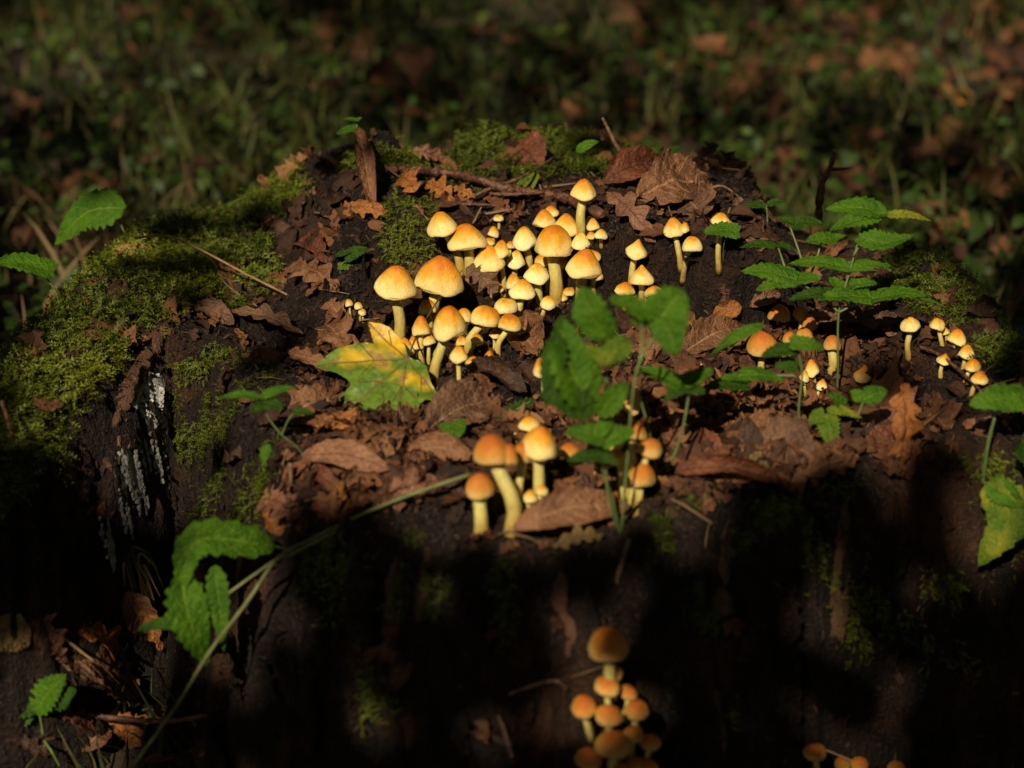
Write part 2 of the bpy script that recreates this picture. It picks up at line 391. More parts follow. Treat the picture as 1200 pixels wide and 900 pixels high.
# ------------------------------------------------------------ stump body and ground
OUT = [(-.345, -.13), (-.335, 0), (-.325, .08), (-.31, .2), (-.262, .32), (-.17, .36), (-.06, .375), (.08, .375), (.17, .355), (.235, .31), (.285, .25), (.31, .16), (.335, .03), (.35, -.05),
       (.325, -.085), (.261, -.095), (.204, -.12), (.151, -.14), (.097, -.18), (.047, -.215), (0, -.21), (-.072, -.195), (-.13, -.15), (-.163, -.05), (-.20, .05), (-.242, .08), (-.267, .03), (-.292, -.06), (-.32, -.12)]
def top_height(X, Y):
    yw = .105 + .02*np.sin(X*22+1) + .012*vnoise(X*60, Y*0, 5)
    steep = smooth(.03, .06, X)                           # a sheer step to the right, a slope under the cluster
    wdt = .012*steep + .11*(1-steep)
    ter = smooth(-.22, -.12, X)*(1-smooth(.175, .215, X))
    z = .062*ter*smooth(0, 1, (Y-yw)/wdt+.0)
    z = z - .02*smooth(.2, .38, Y)*ter
    z = z + .012*np.exp(-((X+.29)**2/.0012)) * smooth(-.15, .1, Y)
    z = z - .045*np.exp(-(((X-.215)/.06)**2+((Y-.0)/.05)**2)) - .02*np.exp(-(((X+.16)/.05)**2+((Y-.13)/.09)**2))
    z = z + .034*smooth(.235, .31, X)*smooth(-.08, .08, Y)*(1-.6*smooth(.1,.3,Y)) + .016*smooth(-.22, -.28, X)*fbm(X*36, Y*30, 78, 3)
    z = z - .012*smooth(-.05, -.19, Y)
    for (bx, by, a, s) in ((-.022, .355, .020, .028), (.028, .36, .013, .025), (.07, .36, .008, .03), (-.11, .355, .010, .03), (-.16, .33, .016, .03), (-.20, .335, .014, .03), (-.098, .262, .034, .021)):
        z = z + a*np.exp(-((X-bx)**2+(Y-by)**2)/s**2)
    return z
def stump_height(X, Y):
    wx = X+.012*fbm(X*14, Y*14, 1); wy = Y+.014*fbm(X*16, Y*10, 2)+.006*fbm(X*70, Y*16, 9, 3)
    s = sdf(wx, wy, OUT)
    gr = 1-np.abs(fbm(X*42+3*fbm(X*9, Y*9, 71), Y*5, 72, 3)); gr2 = 1-np.abs(fbm(X*110+2*fbm(X*20, Y*20, 73), Y*14, 74, 3))
    s = s - (.028*(gr-.75)+.010*(gr2-.7))*smooth(-.02, .01, s)
    z = top_height(X, Y) + .006*fbm(X*30, Y*30, 3)+.005*fbm(X*90, Y*90, 4, 3)
    out = np.maximum(s+.012, 0)
    k = 3.4 - 1.6*smooth(-.2, -.33, X)*smooth(.0, .15, Y)
    drop = k*(np.sqrt(out**2+.014**2)-.014)
    z = z - drop*(1+.14*fbm(X*45, Y*12, 11, 3)) + .012*fbm(X*50, Y*40, 12, 4)*smooth(0, .02, out)
    return np.maximum(z, -.3)
def ground_height(X, Y):
    z = -.225 + .03*fbm(X*2.2, Y*2.2, 21) + .012*fbm(X*14, Y*14, 22, 3)
    z = z + .05*np.exp(-(((X+.34)/.14)**2+((Y+.04)/.12)**2))
    return z
def grid(xs, ys, hf):
    X, Y = np.meshgrid(xs, ys); Z = hf(X, Y); nx = len(xs)
    V = np.stack([X, Y, Z], -1).reshape(-1, 3)
    i = np.arange(len(ys)-1)[:, None]*nx+np.arange(nx-1)[None]
    F = np.stack([i, i+1, i+nx+1, i+nx], -1).reshape(-1, 4)
    return V, F
sV, sF = grid(np.arange(-.47, .52, .0029), np.arange(-.34, .56, .0029), stump_height)
keep = (sV[sF][:, :, 2] > -.299).any(axis=1); sF = sF[keep]
def spaced(lo, hi, c, n, near=.5):
    t = np.linspace(-1, 1, n); a = np.sign(t)*(np.abs(t)**2.6)
    return np.where(t < 0, c+a*(c-lo), c+a*(hi-c))
gV, gF = grid(spaced(-25, 25, 0, 201), spaced(-12, 40, .6, 201), ground_height)
stump = empty('tree_stump', (0, .1, -.22))
tag(stump, 'old rotting tree stump with hollowed top covered in moss, leaves and mushrooms', 'tree stump')
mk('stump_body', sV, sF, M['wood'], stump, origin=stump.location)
ground = mk('ground', gV, gF, M['ground'], origin=(0, 0, -.22)); tag(ground, 'dark forest floor around the stump', None, None, 'structure')
allV = np.vstack([sV, gV]); allF = np.vstack([sF, gF+len(sV)])
BV = BVHTree.FromPolygons([tuple(v) for v in allV], [tuple(f) for f in allF.tolist()])
def cast(o, d):
    h = BV.ray_cast(o, d); return (h[0], h[1]) if h[0] is not None else (None, None)
def hit(px, py, lift=0.0):
    p, n = cast(CAM, ray(px, py))
    if p is None: p = CAM+ray(px, py)*2
    return p + Vector((0, -.3, .95)).normalized()*lift
def onplane(px, py, y):
    d = ray(px, py); return CAM + d*((y-CAM.y)/d.y)
def drop(x, y):
    p, n = cast(Vector((x, y, 3)), Vector((0, 0, -1))); return p, n
# ------------------------------------------------------------ mushrooms
def cap_mesh(name, prof, mat, seed, seg=28):
    rs = np.random.RandomState(seed); C = catmull([(a, b, 0) for a, b in prof], 20)
    ph = rs.uniform(0, 6, 3); V = [(0, 0, prof[0][1])]; F = []
    n = len(C)-1
    for i in range(1, n+1):
        for j in range(seg):
            th = 2*math.pi*j/seg; r = max(C[i][0], 0)
            k = 1+.05*math.sin(2*th+ph[0])+.035*math.sin(3*th+ph[1])+(.02*math.sin(7*th+ph[2])+.012*math.sin(13*th+ph[0]))*(r**3)-.06*math.exp(-((th-ph[2])/.16)**2)*r**4*(seed % 2)
            z = C[i][1]+.075*r*r*math.sin(2*th+ph[1])+.05*math.sin(3*th+ph[2])*r+.02*math.sin(5*th+ph[0])*r
            V.append((r*k*math.cos(th), r*k*math.sin(th), z))
    F += [(0, 1+j, 1+(j+1) % seg) for j in range(seg)]
    for i in range(n-1):
        for j in range(seg):
            a = 1+i*seg; F.append((a+j, a+seg+j, a+seg+(j+1) % seg, a+(j+1) % seg))
    me = bpy.data.meshes.new(name); me.from_pydata(V, [], F); me.polygons.foreach_set('use_smooth', [True]*len(F)); me.materials.append(mat); me.update()
    return me
under = [(.975, -.07), (.90, -.03), (.72, .1), (.4, .2), (.12, .24)]
PROF = {'b': [(0, 1), (.14, .985), (.33, .90), (.55, .69), (.78, .41), (.95, .15), (1.0, .02)]+under,
        'r': [(0, 1), (.2, .97), (.45, .86), (.7, .65), (.88, .4), (.98, .16), (1.0, .0)]+under,
        'c': [(0, 1), (.1, .96), (.26, .80), (.48, .58), (.72, .35), (.92, .15), (1.0, .02)]+under,
        'f': [(0, 1), (.3, .95), (.6, .84), (.82, .62), (.96, .32), (1.0, .05)]+under}
CAPS = {}
for mk_, mn in (('', 'cap'), ('p', 'cap2'), ('o', 'cap3')):
    for k, pr in PROF.items():
        for s in range(5): CAPS[k+mk_+str(s)] = cap_mesh('cap_'+k+mk_+str(s), pr, M[mn], 11*s+len(CAPS))
gm = bpy.data.meshes.new('gills'); gv = []; gf = []; ng = 44
for j in range(2*ng):
    th = math.pi*j/ng; o_ = 0 if j % 2 else .035
    gv += [(.93*math.cos(th), .93*math.sin(th), -.02-o_*.4), (.5*math.cos(th), .5*math.sin(th), .13-o_), (.1*math.cos(th), .1*math.sin(th), .19-o_)]
for j in range(2*ng):
    a = 3*j; b = 3*((j+1) % (2*ng)); gf += [(a, b, b+1, a+1), (a+1, b+1, b+2, a+2)]
gm.from_pydata(gv, [], gf); gm.materials.append(M['gills']); gm.update()

MUSH = 0; PROT = []  # PROT: caps and plants kept clear of bough leaves so sun reaches them
def mushroom(cx, ry, w, h, bx, by, label, prof='b', group=None, out=0.0, stem=None, tilt=0.0, dy=0.0, y=None, twin=None):
    """cap centre x, rim bottom y, cap width and height, base of stem: photograph pixels. Everything becomes a place on the stump."""
    global MUSH; MUSH += 1
    rs = random.Random(MUSH*7+3)
    base = hit(bx, by); fy = base.y if y is None else y
    if y is not None: base = onplane(bx, by, y)
    cp = onplane(cx, ry, fy-out+dy); d = depth(cp); ppm = FPX/d
    el = PITCH+math.atan((ry-450)/FPX)
    W = w/2/ppm; H = max((h*.95-.48*w*math.sin(el))/ppm/math.cos(el), W*.55)
    if out: H = W*.95
    cc = onplane(cx, ry-.5*w*math.sin(el), fy-out+dy)
    for k_ in range(0 if out else 14):      # a cap stands clear of the wood behind it
        if all(drop(cc.x+ox*W, cc.y+oy*W)[0].z < cc.z+oh*H for ox, oy, oh in ((0, 1.05, .1), (.8, .7, .1), (-.8, .7, .1), (1, 0, .1), (-1, 0, .1), (0, .5, .6), (.5, .2, .6), (-.5, .2, .6))): break
        dy -= .0025; cc = onplane(cx, ry-.5*w*math.sin(el), fy-out+dy)
    if not out and prof[-1] != 'o': PROT.append((cc, W))
    root = empty('mushroom', base); tag(root, label, 'mushroom', group)
    key = prof+str(MUSH*3 % 5)
    # stem
    r = (stem/2/ppm) if stem else W*.30
    top = cc+Vector((0, 0, H*.24))
    ln = (top-base).length
    b0 = base - Vector((0, 0, .004)) - (Vector((0, -out*.3, 0)) if out else Vector((0, 0, 0)))
    m1 = base.lerp(top, .38)+Vector(((bx-cx)/ppm*.20+rs.uniform(-.08, .08)*ln, rs.uniform(-.04, .04)*ln, -.02*ln))
    m2 = base.lerp(top, .78)+Vector(((bx-cx)/ppm*.04+rs.uniform(-.02, .02)*ln, 0, 0))
    if out: m1 = base+Vector((0, -out*.75, -.001)); m2 = top-Vector((0, 0, .4*W))
    tube('stem', [b0, m1, m2, top], 1, 1, M['stem'], root, n=12, seg=10, wob=.04, prof=([0, .12, .5, 1], [r*1.15, r*1.0, r*.88, r*.9]), seed=MUSH)
    o = bpy.data.objects.new('cap', CAPS[key]); COL.objects.link(o); o.parent = root
    ax = (top-m2).normalized() if ln > .003 else Vector((0, 0, 1))
    ax = (Vector((0, 0, 1))*.8+ax*.25+Vector((tilt+rs.uniform(-.13, .13), rs.uniform(-.12, .03)-(.25 if out else 0), 0))).normalized()
    q = ax.to_track_quat('Z', 'Y') @ Matrix.Rotation(rs.uniform(0, 6.28), 3, 'Z').to_quaternion()
    o.rotation_mode = 'QUATERNION'; o.rotation_quaternion = q
    o.location = cc-base; o.scale = (W*rs.uniform(.95, 1.05), W*rs.uniform(.92, 1.06), H*rs.uniform(.94, 1.04))
    if w > 17:
        g = bpy.data.objects.new('gills', gm); COL.objects.link(g); g.parent = root
        g.rotation_mode = 'QUATERNION'; g.rotation_quaternion = q; g.location = cc-base; g.scale = (W, W, min(H, W))
    if twin:
        tx, ty, tw, th_ = twin
        c2 = onplane(tx, ty-.25*tw, fy-out+dy-.001); o2 = bpy.data.objects.new('cap_lobe', CAPS[prof+'1']); COL.objects.link(o2); o2.parent = root
        o2.location = c2-base; k = tw/2/ppm; o2.scale = (k, k, th_*.75/ppm); o2.rotation_euler = (.1, rs.uniform(-.1, .1), 1.3)
    return root

G = 'mushrooms of the main cluster'
main = [
 (519, 276, 37, 29, 540, 318, 'b', 'pale capped mushroom at the back left of the main cluster, beside the small moss clump', 0, {}),
 (547, 293, 45, 33, 551, 325, 'b', 'broad pale yellow mushroom second from the back left of the main cluster', 0, {}),
 (463, 348, 48, 40, 467, 400, 'b', 'straight tall stemmed mushroom standing apart at the left end, just behind the maple leaf', 0, {}),
 (515, 343, 55, 46, 511, 382, 'r', 'largest deep orange capped mushroom at the left front of the main cluster', 0, {}),
 (527, 395, 43, 38, 506, 449, 'r', 'round cap on a bent stem with a needle across it, right of the maple leaf', 0, {}),
 (494, 392, 24, 24, 495, 425, 'b', 'small mushroom above the right edge of the maple leaf, left of the round capped one', 0, {}),
 (501, 368, 20, 17, 503, 388, 'r', 'small mushroom half hidden under the largest orange cap', 0, {}),
 (487, 410, 19, 17, 488, 424, 'b', 'tiny mushroom peeping over the top of the maple leaf, the right one of two', 0, {}),
 (475, 417, 20, 22, 478, 428, 'b', 'small mushroom partly covered by the folded yellow lobe of the maple leaf', 0, {}),
 (544, 376, 19, 16, 546, 400, 'r', 'small mushroom tucked behind the right side of the needle crossed cap', 0, {}),
 (569, 382, 34, 23, 548, 412, 'f', 'flat topped pale mushroom with a stem curving down to the left', 0, {}),
 (597, 387, 27, 19, 584, 417, 'f', 'low domed mushroom leaning right on a thick slanting stem, right of the flat topped one', 0, {}),
 (593, 367, 26, 17, 589, 392, 'fp', 'pale low mushroom directly above the domed one with the slanting stem', 0, {}),
 (612, 350, 32, 24, 607, 374, 'bp', 'pale mushroom with many dark specks on its cap, in the middle of the cluster', 0, {}),
 (602, 338, 20, 19, 604, 360, 'b', 'small mushroom squeezed behind the left of the dark specked cap', 0, {}),
 (574, 317, 36, 31, 577, 345, 'b', 'bell shaped mushroom right behind the upright brown oak leaf', 0, {}),
 (604, 313, 24, 20, 603, 330, 'bp', 'small pale capped mushroom between the oak leaf and the speckled middle cap', 0, {}),
 (587, 301, 22, 20, 590, 347, 'b', 'slim mushroom with a long stem behind the bell shaped one', 0, {}),
 (578, 277, 15, 12, 578, 287, 'b', 'very small mushroom standing alone at the back of the cluster near the fallen branch', 0, {}),
 (584, 259, 12, 7, 584, 268, 'fp', 'tiniest pale mushroom right under the fallen branch', 0, {}),
 (615, 290, 31, 26, 619, 318, 'bp', 'pale mushroom immediately left of the biggest tall specked cap', 0, {}),
 (649, 299, 49, 38, 651, 356, 'r', 'biggest cap at the centre of the cluster on a long thick pale stem', 0, {'stem': 17}),
 (638, 266, 27, 21, 641, 292, 'b', 'mushroom at the top of the cluster, left of the tall one at the branch', 0, {}),
 (646, 254, 20, 13, 648, 274, 'b', 'rearmost small cap showing above the top of the cluster', 0, {}),
 (663, 274, 33, 25, 662, 302, 'b', 'mushroom just behind and to the right of the biggest central cap', 0, {}),
 (681, 291, 23, 20, 682, 314, 'bp', 'small pale mushroom on the right flank between two larger caps', 0, {}),
 (684, 323, 41, 33, 682, 350, 'b', 'large orange topped mushroom at the right end of the main cluster above the green leaves', 0, {'stem': 14}),
 (694, 305, 20, 12, 696, 332, 'r', 'cap edge showing behind the large orange topped mushroom at the right end', 0, {}),
 (698, 328, 18, 12, 697, 340, 'f', 'low cap hidden beneath the right edge of the large right end mushroom', 0, {}),
 (684, 233, 32, 25, 683, 273, 'b', 'tall straight mushroom standing highest of all, in front of the fallen branch', 0, {'stem': 12}),
 (695, 269, 17, 14, 695, 279, 'b', 'small cap to the right of the stem of the highest mushroom', 0, {}),
 (693, 279, 11, 9, 693, 283, 'b', 'tiny orange button at the foot of the highest mushroom', 0, {}),
 (704, 279, 15, 11, 705, 285, 'bp', 'small pale button at the right foot of the highest mushroom, beside the oak leaf', 0, {}),
 (629, 331, 31, 24, 631, 362, 'bp', 'pale mushroom in front of the left side of the thick central stem', 0, {}),
 (642, 362, 19, 15, 634, 373, 'fp', 'small creamy mushroom leaning at the foot of the central stem', 0, {}),
 (667, 346, 15, 9, 665, 353, 'f', 'brownish low cap right of the foot of the central stem', 0, {}),
 (661, 352, 9, 9, 661, 357, 'b', 'tiny bud touching the right foot of the central stem', 0, {}),
 (573, 288, 16, 10, 574, 302, 'b', 'orange cap tip showing above the bell shaped mushroom, left side', 0, {}),
 (598, 291, 12, 9, 598, 306, 'b', 'small orange cap tip behind the slim long stemmed mushroom', 0, {}),
 (586, 342, 10, 10, 587, 352, 'b', 'small orange button between the oak leaf and the specked cap', 0, {}),
 (503, 404, 17, 15, 502, 426, 'b', 'small cap left of the bent stem, above the maple leaf edge', 0, {}),
 (514, 418, 13, 11, 510, 438, 'r', 'little cap hugging the lower left of the bent stem', 0, {}),
 (559, 402, 15, 12, 553, 420, 'b', 'small cap under the flat topped mushroom', 0, {}),
 (580, 396, 14, 11, 578, 412, 'r', 'little cap between the flat topped mushroom and the slanting stem', 0, {}),
 (538, 424, 21, 20, 536, 462, 'b', 'slender young mushroom with a pale conical cap in front of the cluster', 0, {}),
 (554, 432, 17, 15, 552, 440, 'r', 'short mushroom second in the front row of three small ones', 0, {}),
 (573, 425, 15, 15, 571, 440, 'b', 'short mushroom with an orange tip, rightmost in the front row of three small ones', 0, {}),
 (545, 451, 8, 7, 545, 455, 'b', 'pinhead mushroom at the foot of the slender young one', 0, {}),
 (541, 405, 14, 12, 541, 412, 'r', 'small cap in the gap right of the bent stem', 0, {}),
 (655, 316, 24, 16, 660, 345, 'r', 'shaded mushroom behind the thick central stem on its right', 0, {'dy': .012}),
 (636, 312, 20, 14, 640, 345, 'r', 'shaded mushroom behind the thick central stem on its left', 0, {'dy': .012}),
 (627, 345, 13, 10, 620, 366, 'r', 'narrow cap between the dark specked cap and its right neighbour', 0, {'dy': .006}),
]
for cx, ry, w, h, bx, by, pf, lab, o, kw in main: mushroom(cx, ry, w, h, bx, by, lab, pf, G, o, **kw)
G = 'three tiny mushrooms left of the main cluster'
for a, lab in (((409, 359, 10, 9, 411, 372), 'leftmost of three tiny mushrooms beside the dark wood shard'), ((420, 362, 10.5, 8, 422, 374), 'middle of three tiny mushrooms beside the dark wood shard'), ((424.5, 369, 10, 8, 425, 377), 'lowest of three tiny mushrooms beside the dark wood shard')):
    mushroom(*a, lab, 'rp', G)
G = 'mushrooms against the dark wood step'
for a, lab, pf, kw in (
 ((745.5, 302, 27, 23, 740, 338), 'pointed mushroom against the dark wood step, upper one of a pair', 'c', {}),
 ((752, 333, 28, 24, 750, 353), 'pointed mushroom against the dark wood step, lower one of a pair', 'c', {}),
 ((732, 345, 24, 15, 733, 357), 'low mushroom just above the green leaves, left of the pointed pair', 'b', {}),
 ((740, 350, 13, 7, 741, 356), 'small brown cap touching the top of the green leaves', 'ro', {}),
 ((765, 347, 22, 13, 758, 355), 'tilted mushroom right of the pointed pair, above the heart shaped green leaf', 'b', {'tilt': -.35}),
 ((790, 276, 25, 23, 799, 312), 'notched double cap mushroom on top of the dark wood step', 'b', {'twin': (802, 273, 13, 13)}),
 ((811, 294, 23, 18, 800, 326), 'mushroom with a curved stem growing out of the dark wood step', 'rp', {}),
 ((844, 265, 24, 17, 843, 314), 'mushroom with a small green leaf resting across its stem', 'b', {'twin': (853, 270, 17, 11)}),
): mushroom(*a, lab, pf, G, **kw)
G = 'mushrooms in the row by the right bank'
for a, lab, pf, kw in (
 ((1067, 387, 25, 21, 1066, 417), 'single upright mushroom standing apart, leftmost by the right mossy bank', 'c', {}),
 ((1098, 386, 19, 16, 1107, 410), 'highest mushroom of the row on the right bank', 'b', {}),
 ((1108, 392, 10, 9, 1110, 403), 'tiny mushroom squeezed between the highest two of the right row', 'b', {}),
 ((1121, 403, 22, 19, 1113, 418), 'wide orange mushroom second in the row on the right bank', 'b', {}),
 ((1132, 420, 19, 17, 1128, 431), 'mushroom in the middle of the right row, just below the wide orange one', 'b', {}),
 ((1106, 427, 18, 14, 1103, 441), 'mushroom to the left of the right row, above the thin twig', 'c', {}),
 ((1140, 435, 19, 15, 1130, 447), 'second lowest mushroom of the right row', 'r', {}),
 ((1148, 450, 20, 16, 1137, 465), 'lowest mushroom of the right row, nearest the big green leaf', 'b', {}),
): mushroom(*a, lab, pf, G, **kw)
G = 'shaded mushrooms behind the leafy plant'
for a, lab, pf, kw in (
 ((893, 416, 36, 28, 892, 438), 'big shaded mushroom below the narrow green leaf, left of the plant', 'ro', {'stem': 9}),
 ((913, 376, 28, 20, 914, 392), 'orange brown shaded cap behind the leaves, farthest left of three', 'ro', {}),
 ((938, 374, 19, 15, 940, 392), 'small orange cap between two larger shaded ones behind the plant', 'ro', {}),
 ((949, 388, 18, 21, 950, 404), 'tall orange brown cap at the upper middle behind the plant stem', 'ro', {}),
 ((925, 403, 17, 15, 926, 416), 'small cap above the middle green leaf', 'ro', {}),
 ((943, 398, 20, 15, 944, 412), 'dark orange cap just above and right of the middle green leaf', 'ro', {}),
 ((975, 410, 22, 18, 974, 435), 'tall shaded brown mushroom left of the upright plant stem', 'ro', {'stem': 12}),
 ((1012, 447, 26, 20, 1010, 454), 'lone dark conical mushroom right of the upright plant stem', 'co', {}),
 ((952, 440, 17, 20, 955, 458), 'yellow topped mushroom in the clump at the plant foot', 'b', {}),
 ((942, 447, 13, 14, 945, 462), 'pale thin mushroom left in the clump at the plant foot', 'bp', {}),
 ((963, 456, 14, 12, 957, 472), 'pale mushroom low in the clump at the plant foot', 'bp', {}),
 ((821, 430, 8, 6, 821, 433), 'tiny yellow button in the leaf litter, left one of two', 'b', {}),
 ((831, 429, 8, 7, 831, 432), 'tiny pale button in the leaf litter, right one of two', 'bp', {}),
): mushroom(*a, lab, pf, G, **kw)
G = 'mushrooms of the front cluster'; PROT += [(hit(590, 590, .035), .02), (hit(750, 580, .03), .01)]
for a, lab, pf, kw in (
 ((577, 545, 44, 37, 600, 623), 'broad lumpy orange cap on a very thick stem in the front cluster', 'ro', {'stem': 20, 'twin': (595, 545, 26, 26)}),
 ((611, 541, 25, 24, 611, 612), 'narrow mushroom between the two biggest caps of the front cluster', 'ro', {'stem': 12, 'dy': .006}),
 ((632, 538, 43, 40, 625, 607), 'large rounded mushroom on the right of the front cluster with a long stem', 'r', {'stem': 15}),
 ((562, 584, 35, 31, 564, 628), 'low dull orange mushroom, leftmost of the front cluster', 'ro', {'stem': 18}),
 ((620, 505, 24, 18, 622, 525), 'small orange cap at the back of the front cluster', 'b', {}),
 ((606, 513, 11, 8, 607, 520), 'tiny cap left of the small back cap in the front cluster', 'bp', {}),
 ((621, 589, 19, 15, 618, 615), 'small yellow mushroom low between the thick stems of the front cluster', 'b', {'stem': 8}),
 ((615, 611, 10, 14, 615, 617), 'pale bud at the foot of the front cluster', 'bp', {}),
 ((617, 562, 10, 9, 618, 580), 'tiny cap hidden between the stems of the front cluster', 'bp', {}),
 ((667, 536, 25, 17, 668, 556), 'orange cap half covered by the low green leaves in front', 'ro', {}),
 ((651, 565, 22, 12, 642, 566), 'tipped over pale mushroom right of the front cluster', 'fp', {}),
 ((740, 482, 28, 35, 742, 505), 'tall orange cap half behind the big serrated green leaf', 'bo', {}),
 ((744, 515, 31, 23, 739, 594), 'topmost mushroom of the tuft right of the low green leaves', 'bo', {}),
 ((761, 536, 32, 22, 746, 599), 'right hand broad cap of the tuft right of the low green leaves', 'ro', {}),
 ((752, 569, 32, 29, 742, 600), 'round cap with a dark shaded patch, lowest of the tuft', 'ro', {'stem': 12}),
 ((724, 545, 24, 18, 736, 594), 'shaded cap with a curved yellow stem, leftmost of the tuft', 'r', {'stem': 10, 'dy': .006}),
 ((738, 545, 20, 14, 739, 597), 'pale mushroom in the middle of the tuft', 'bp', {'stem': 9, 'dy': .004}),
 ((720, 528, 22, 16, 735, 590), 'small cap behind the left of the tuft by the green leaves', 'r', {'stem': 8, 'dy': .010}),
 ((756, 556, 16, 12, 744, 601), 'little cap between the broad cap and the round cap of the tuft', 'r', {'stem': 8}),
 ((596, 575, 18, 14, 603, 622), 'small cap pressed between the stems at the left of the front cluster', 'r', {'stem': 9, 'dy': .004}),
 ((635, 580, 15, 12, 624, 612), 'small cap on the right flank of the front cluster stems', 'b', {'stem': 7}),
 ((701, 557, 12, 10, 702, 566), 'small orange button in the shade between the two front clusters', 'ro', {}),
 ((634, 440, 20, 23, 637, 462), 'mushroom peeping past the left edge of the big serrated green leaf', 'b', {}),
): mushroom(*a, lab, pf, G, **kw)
G = 'mushrooms on the shaded front face of the stump'
front = [
 ((713, 772, 51, 45), 'largest brown cap, topmost on the dark front face', 36),
 ((720, 795, 20, 17), 'little cap between the topmost cap and the clump below it', 22),
 ((711, 813, 29, 28), 'orange cap at the top of the clump on the front face', 26),
 ((736, 818, 21, 23), 'small cap at the upper right of the clump on the front face', 24),
 ((684, 838, 31, 33), 'round cap at the far left of the clump on the front face', 26),
 ((713, 849, 32, 32), 'pale rimmed cap in the middle of the clump on the front face', 30),
 ((746, 841, 30, 28), 'red tinged cap on the right side of the clump on the front face', 26),
 ((742, 868, 25, 25), 'small cap below the red tinged one on the front face', 26),
 ((718, 885, 40, 36), 'widest cap in the lower part of the clump on the front face', 30),
 ((762, 878, 25, 28), 'rightmost cap of the clump on the front face', 24),
 ((690, 899, 31, 30), 'cap at the lower left end of the clump on the front face', 26),
 ((743, 902, 22, 22), 'cap at the bottom edge of the clump, below the widest one', 26),
 ((759, 907, 24, 24), 'lowest right cap of the clump on the front face', 24),
 ((726, 910, 22, 20), 'lowest middle cap of the clump on the front face', 26),
 ((955, 890, 26, 26), 'round cap low on the front face, leftmost by the bottom right corner', 22),
 ((987, 902, 19, 18), 'small cap low on the front face, second from the left near the bottom right', 20),
 ((1007, 903, 22, 19), 'small cap low on the front face, third from the left near the bottom right', 20),
 ((1050, 908, 22, 18), 'small cap low on the front face, farthest right at the bottom edge', 20),
]
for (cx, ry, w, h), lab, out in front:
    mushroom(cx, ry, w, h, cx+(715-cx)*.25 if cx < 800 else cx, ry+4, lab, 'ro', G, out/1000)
# ------------------------------------------------------------ moss (fronds grown where the moss lies)
fv = []; ff = []
def frond_template():
    V = []; F = []; n = 5
    for i in range(n):
        u = i/(n-1); y = u; z = .55*u-.5*u*u; w = .028*(1-u*.6)
        V += [(-w, y*.8, z), (w, y*.8, z)]
        if i: F += [(2*i-2, 2*i-1, 2*i+1), (2*i-2, 2*i+1, 2*i)]
    for i in range(1, n):
        u = i/(n-1); y = u*.8; z = .55*u-.5*u*u; l = .2*math.sin(math.pi*min(1, u*.8+.15))
        for s in (-1, 1):
            b = len(V); V += [(0, y-.06, z), (0, y+.07, z), (s*l, y+l*.5, z+.05)]; F.append((b, b+2, b+1) if s < 0 else (b, b+1, b+2))
    return np.array(V), np.array(F)
MTV, MTF = frond_template()
spx, spy, _ = project(sV)
a_ = sV[sF[:, 1]]-sV[sF[:, 0]]; b_ = sV[sF[:, 3]]-sV[sF[:, 0]]; cr = np.cross(a_, b_); f_area = np.linalg.norm(cr, axis=1); f_nrm = cr/f_area[:, None]
f_cen = sV[sF].mean(1); f_px = spx[sF].mean(1); f_py = spy[sF].mean(1)
patch = fbm(f_cen[:, 0]*38, f_cen[:, 1]*38+f_cen[:, 2]*30, 55, 4)
def moss(label, poly, n, size, seed, thr=-.25, group='moss patches on the stump', soft=18):
    rs = np.random.RandomState(seed)
    s = -sdf(f_px+10*fbm(f_cen[:, 0]*60, f_cen[:, 1]*60, 3), f_py+10*fbm(f_cen[:, 0]*60, f_cen[:, 1]*60, 8), poly)
    w = f_area*np.clip(s/soft, 0, 1)*np.clip((patch-thr)*5, 0, 1)
    if w.sum() == 0: print('no moss', label); return
    idx = rs.choice(len(w), n, p=w/w.sum())
    c = fsample(idx, rs); nr = f_nrm[idx]
    ln = size*rs.uniform(.5, 1.25, n)*(.6+.5*np.clip((patch[idx]-thr)*2, 0, 1))
    c = c + nr*(rs.uniform(-.1, .55, n)*ln)[:, None]
    # fronds creep along the surface and arch up and over
    t = rs.normal(0, 1, (n, 3)); t -= nr*(t*nr).sum(1)[:, None]; t[:, 2] -= .5; t /= np.linalg.norm(t, axis=1)[:, None]
    y = t+nr*rs.uniform(.15, 1.1, n)[:, None]; y /= np.linalg.norm(y, axis=1)[:, None]
    x = np.cross(y, nr); x /= np.linalg.norm(x, axis=1)[:, None]; z = np.cross(x, y)
    o = scatter('moss', MTV, MTF, c, np.stack([x, y, z], 2), ln, M['moss'], smooth_=False)
    tag(o, label, 'moss', group, 'stuff')
moss('thick feathery moss bank covering the left shoulder of the stump', [(20, 600), (-60, 640), (-80, 480), (30, 380), (100, 310), (150, 265), (225, 235), (310, 262), (345, 305), (335, 345), (275, 378), (215, 375), (160, 400), (110, 470), (60, 540)], 30000, .0118, 1, -.5)
moss('bright moss on the back left ridge of the stump', [(215, 240), (225, 205), (270, 190), (330, 180), (375, 205), (355, 250), (310, 268), (240, 258)], 3200, .009, 2, -.35)
moss('darker moss hanging down the front left root', [(200, 420), (250, 400), (320, 415), (345, 470), (330, 620), (280, 660), (205, 650), (190, 540)], 6000, .008, 3, -.12)
moss('small rounded moss clump left of the pale capped mushrooms', [(440, 245), (470, 225), (510, 235), (510, 310), (490, 335), (460, 320), (445, 290)], 1900, .0065, 4, -.7)
moss('moss cushions along the back rim of the stump', [(515, 185), (560, 140), (600, 140), (670, 155), (745, 170), (740, 215), (650, 215), (560, 225), (520, 215), (420, 215), (400, 190), (450, 170)], 12000, .0095, 5, -.45)
moss('moss patch on the right bank above the row of mushrooms', [(1005, 300), (1050, 280), (1110, 305), (1160, 350), (1210, 400), (1210, 470), (1160, 440), (1130, 400), (1080, 370), (1020, 350)], 9000, .009, 6, -.3)
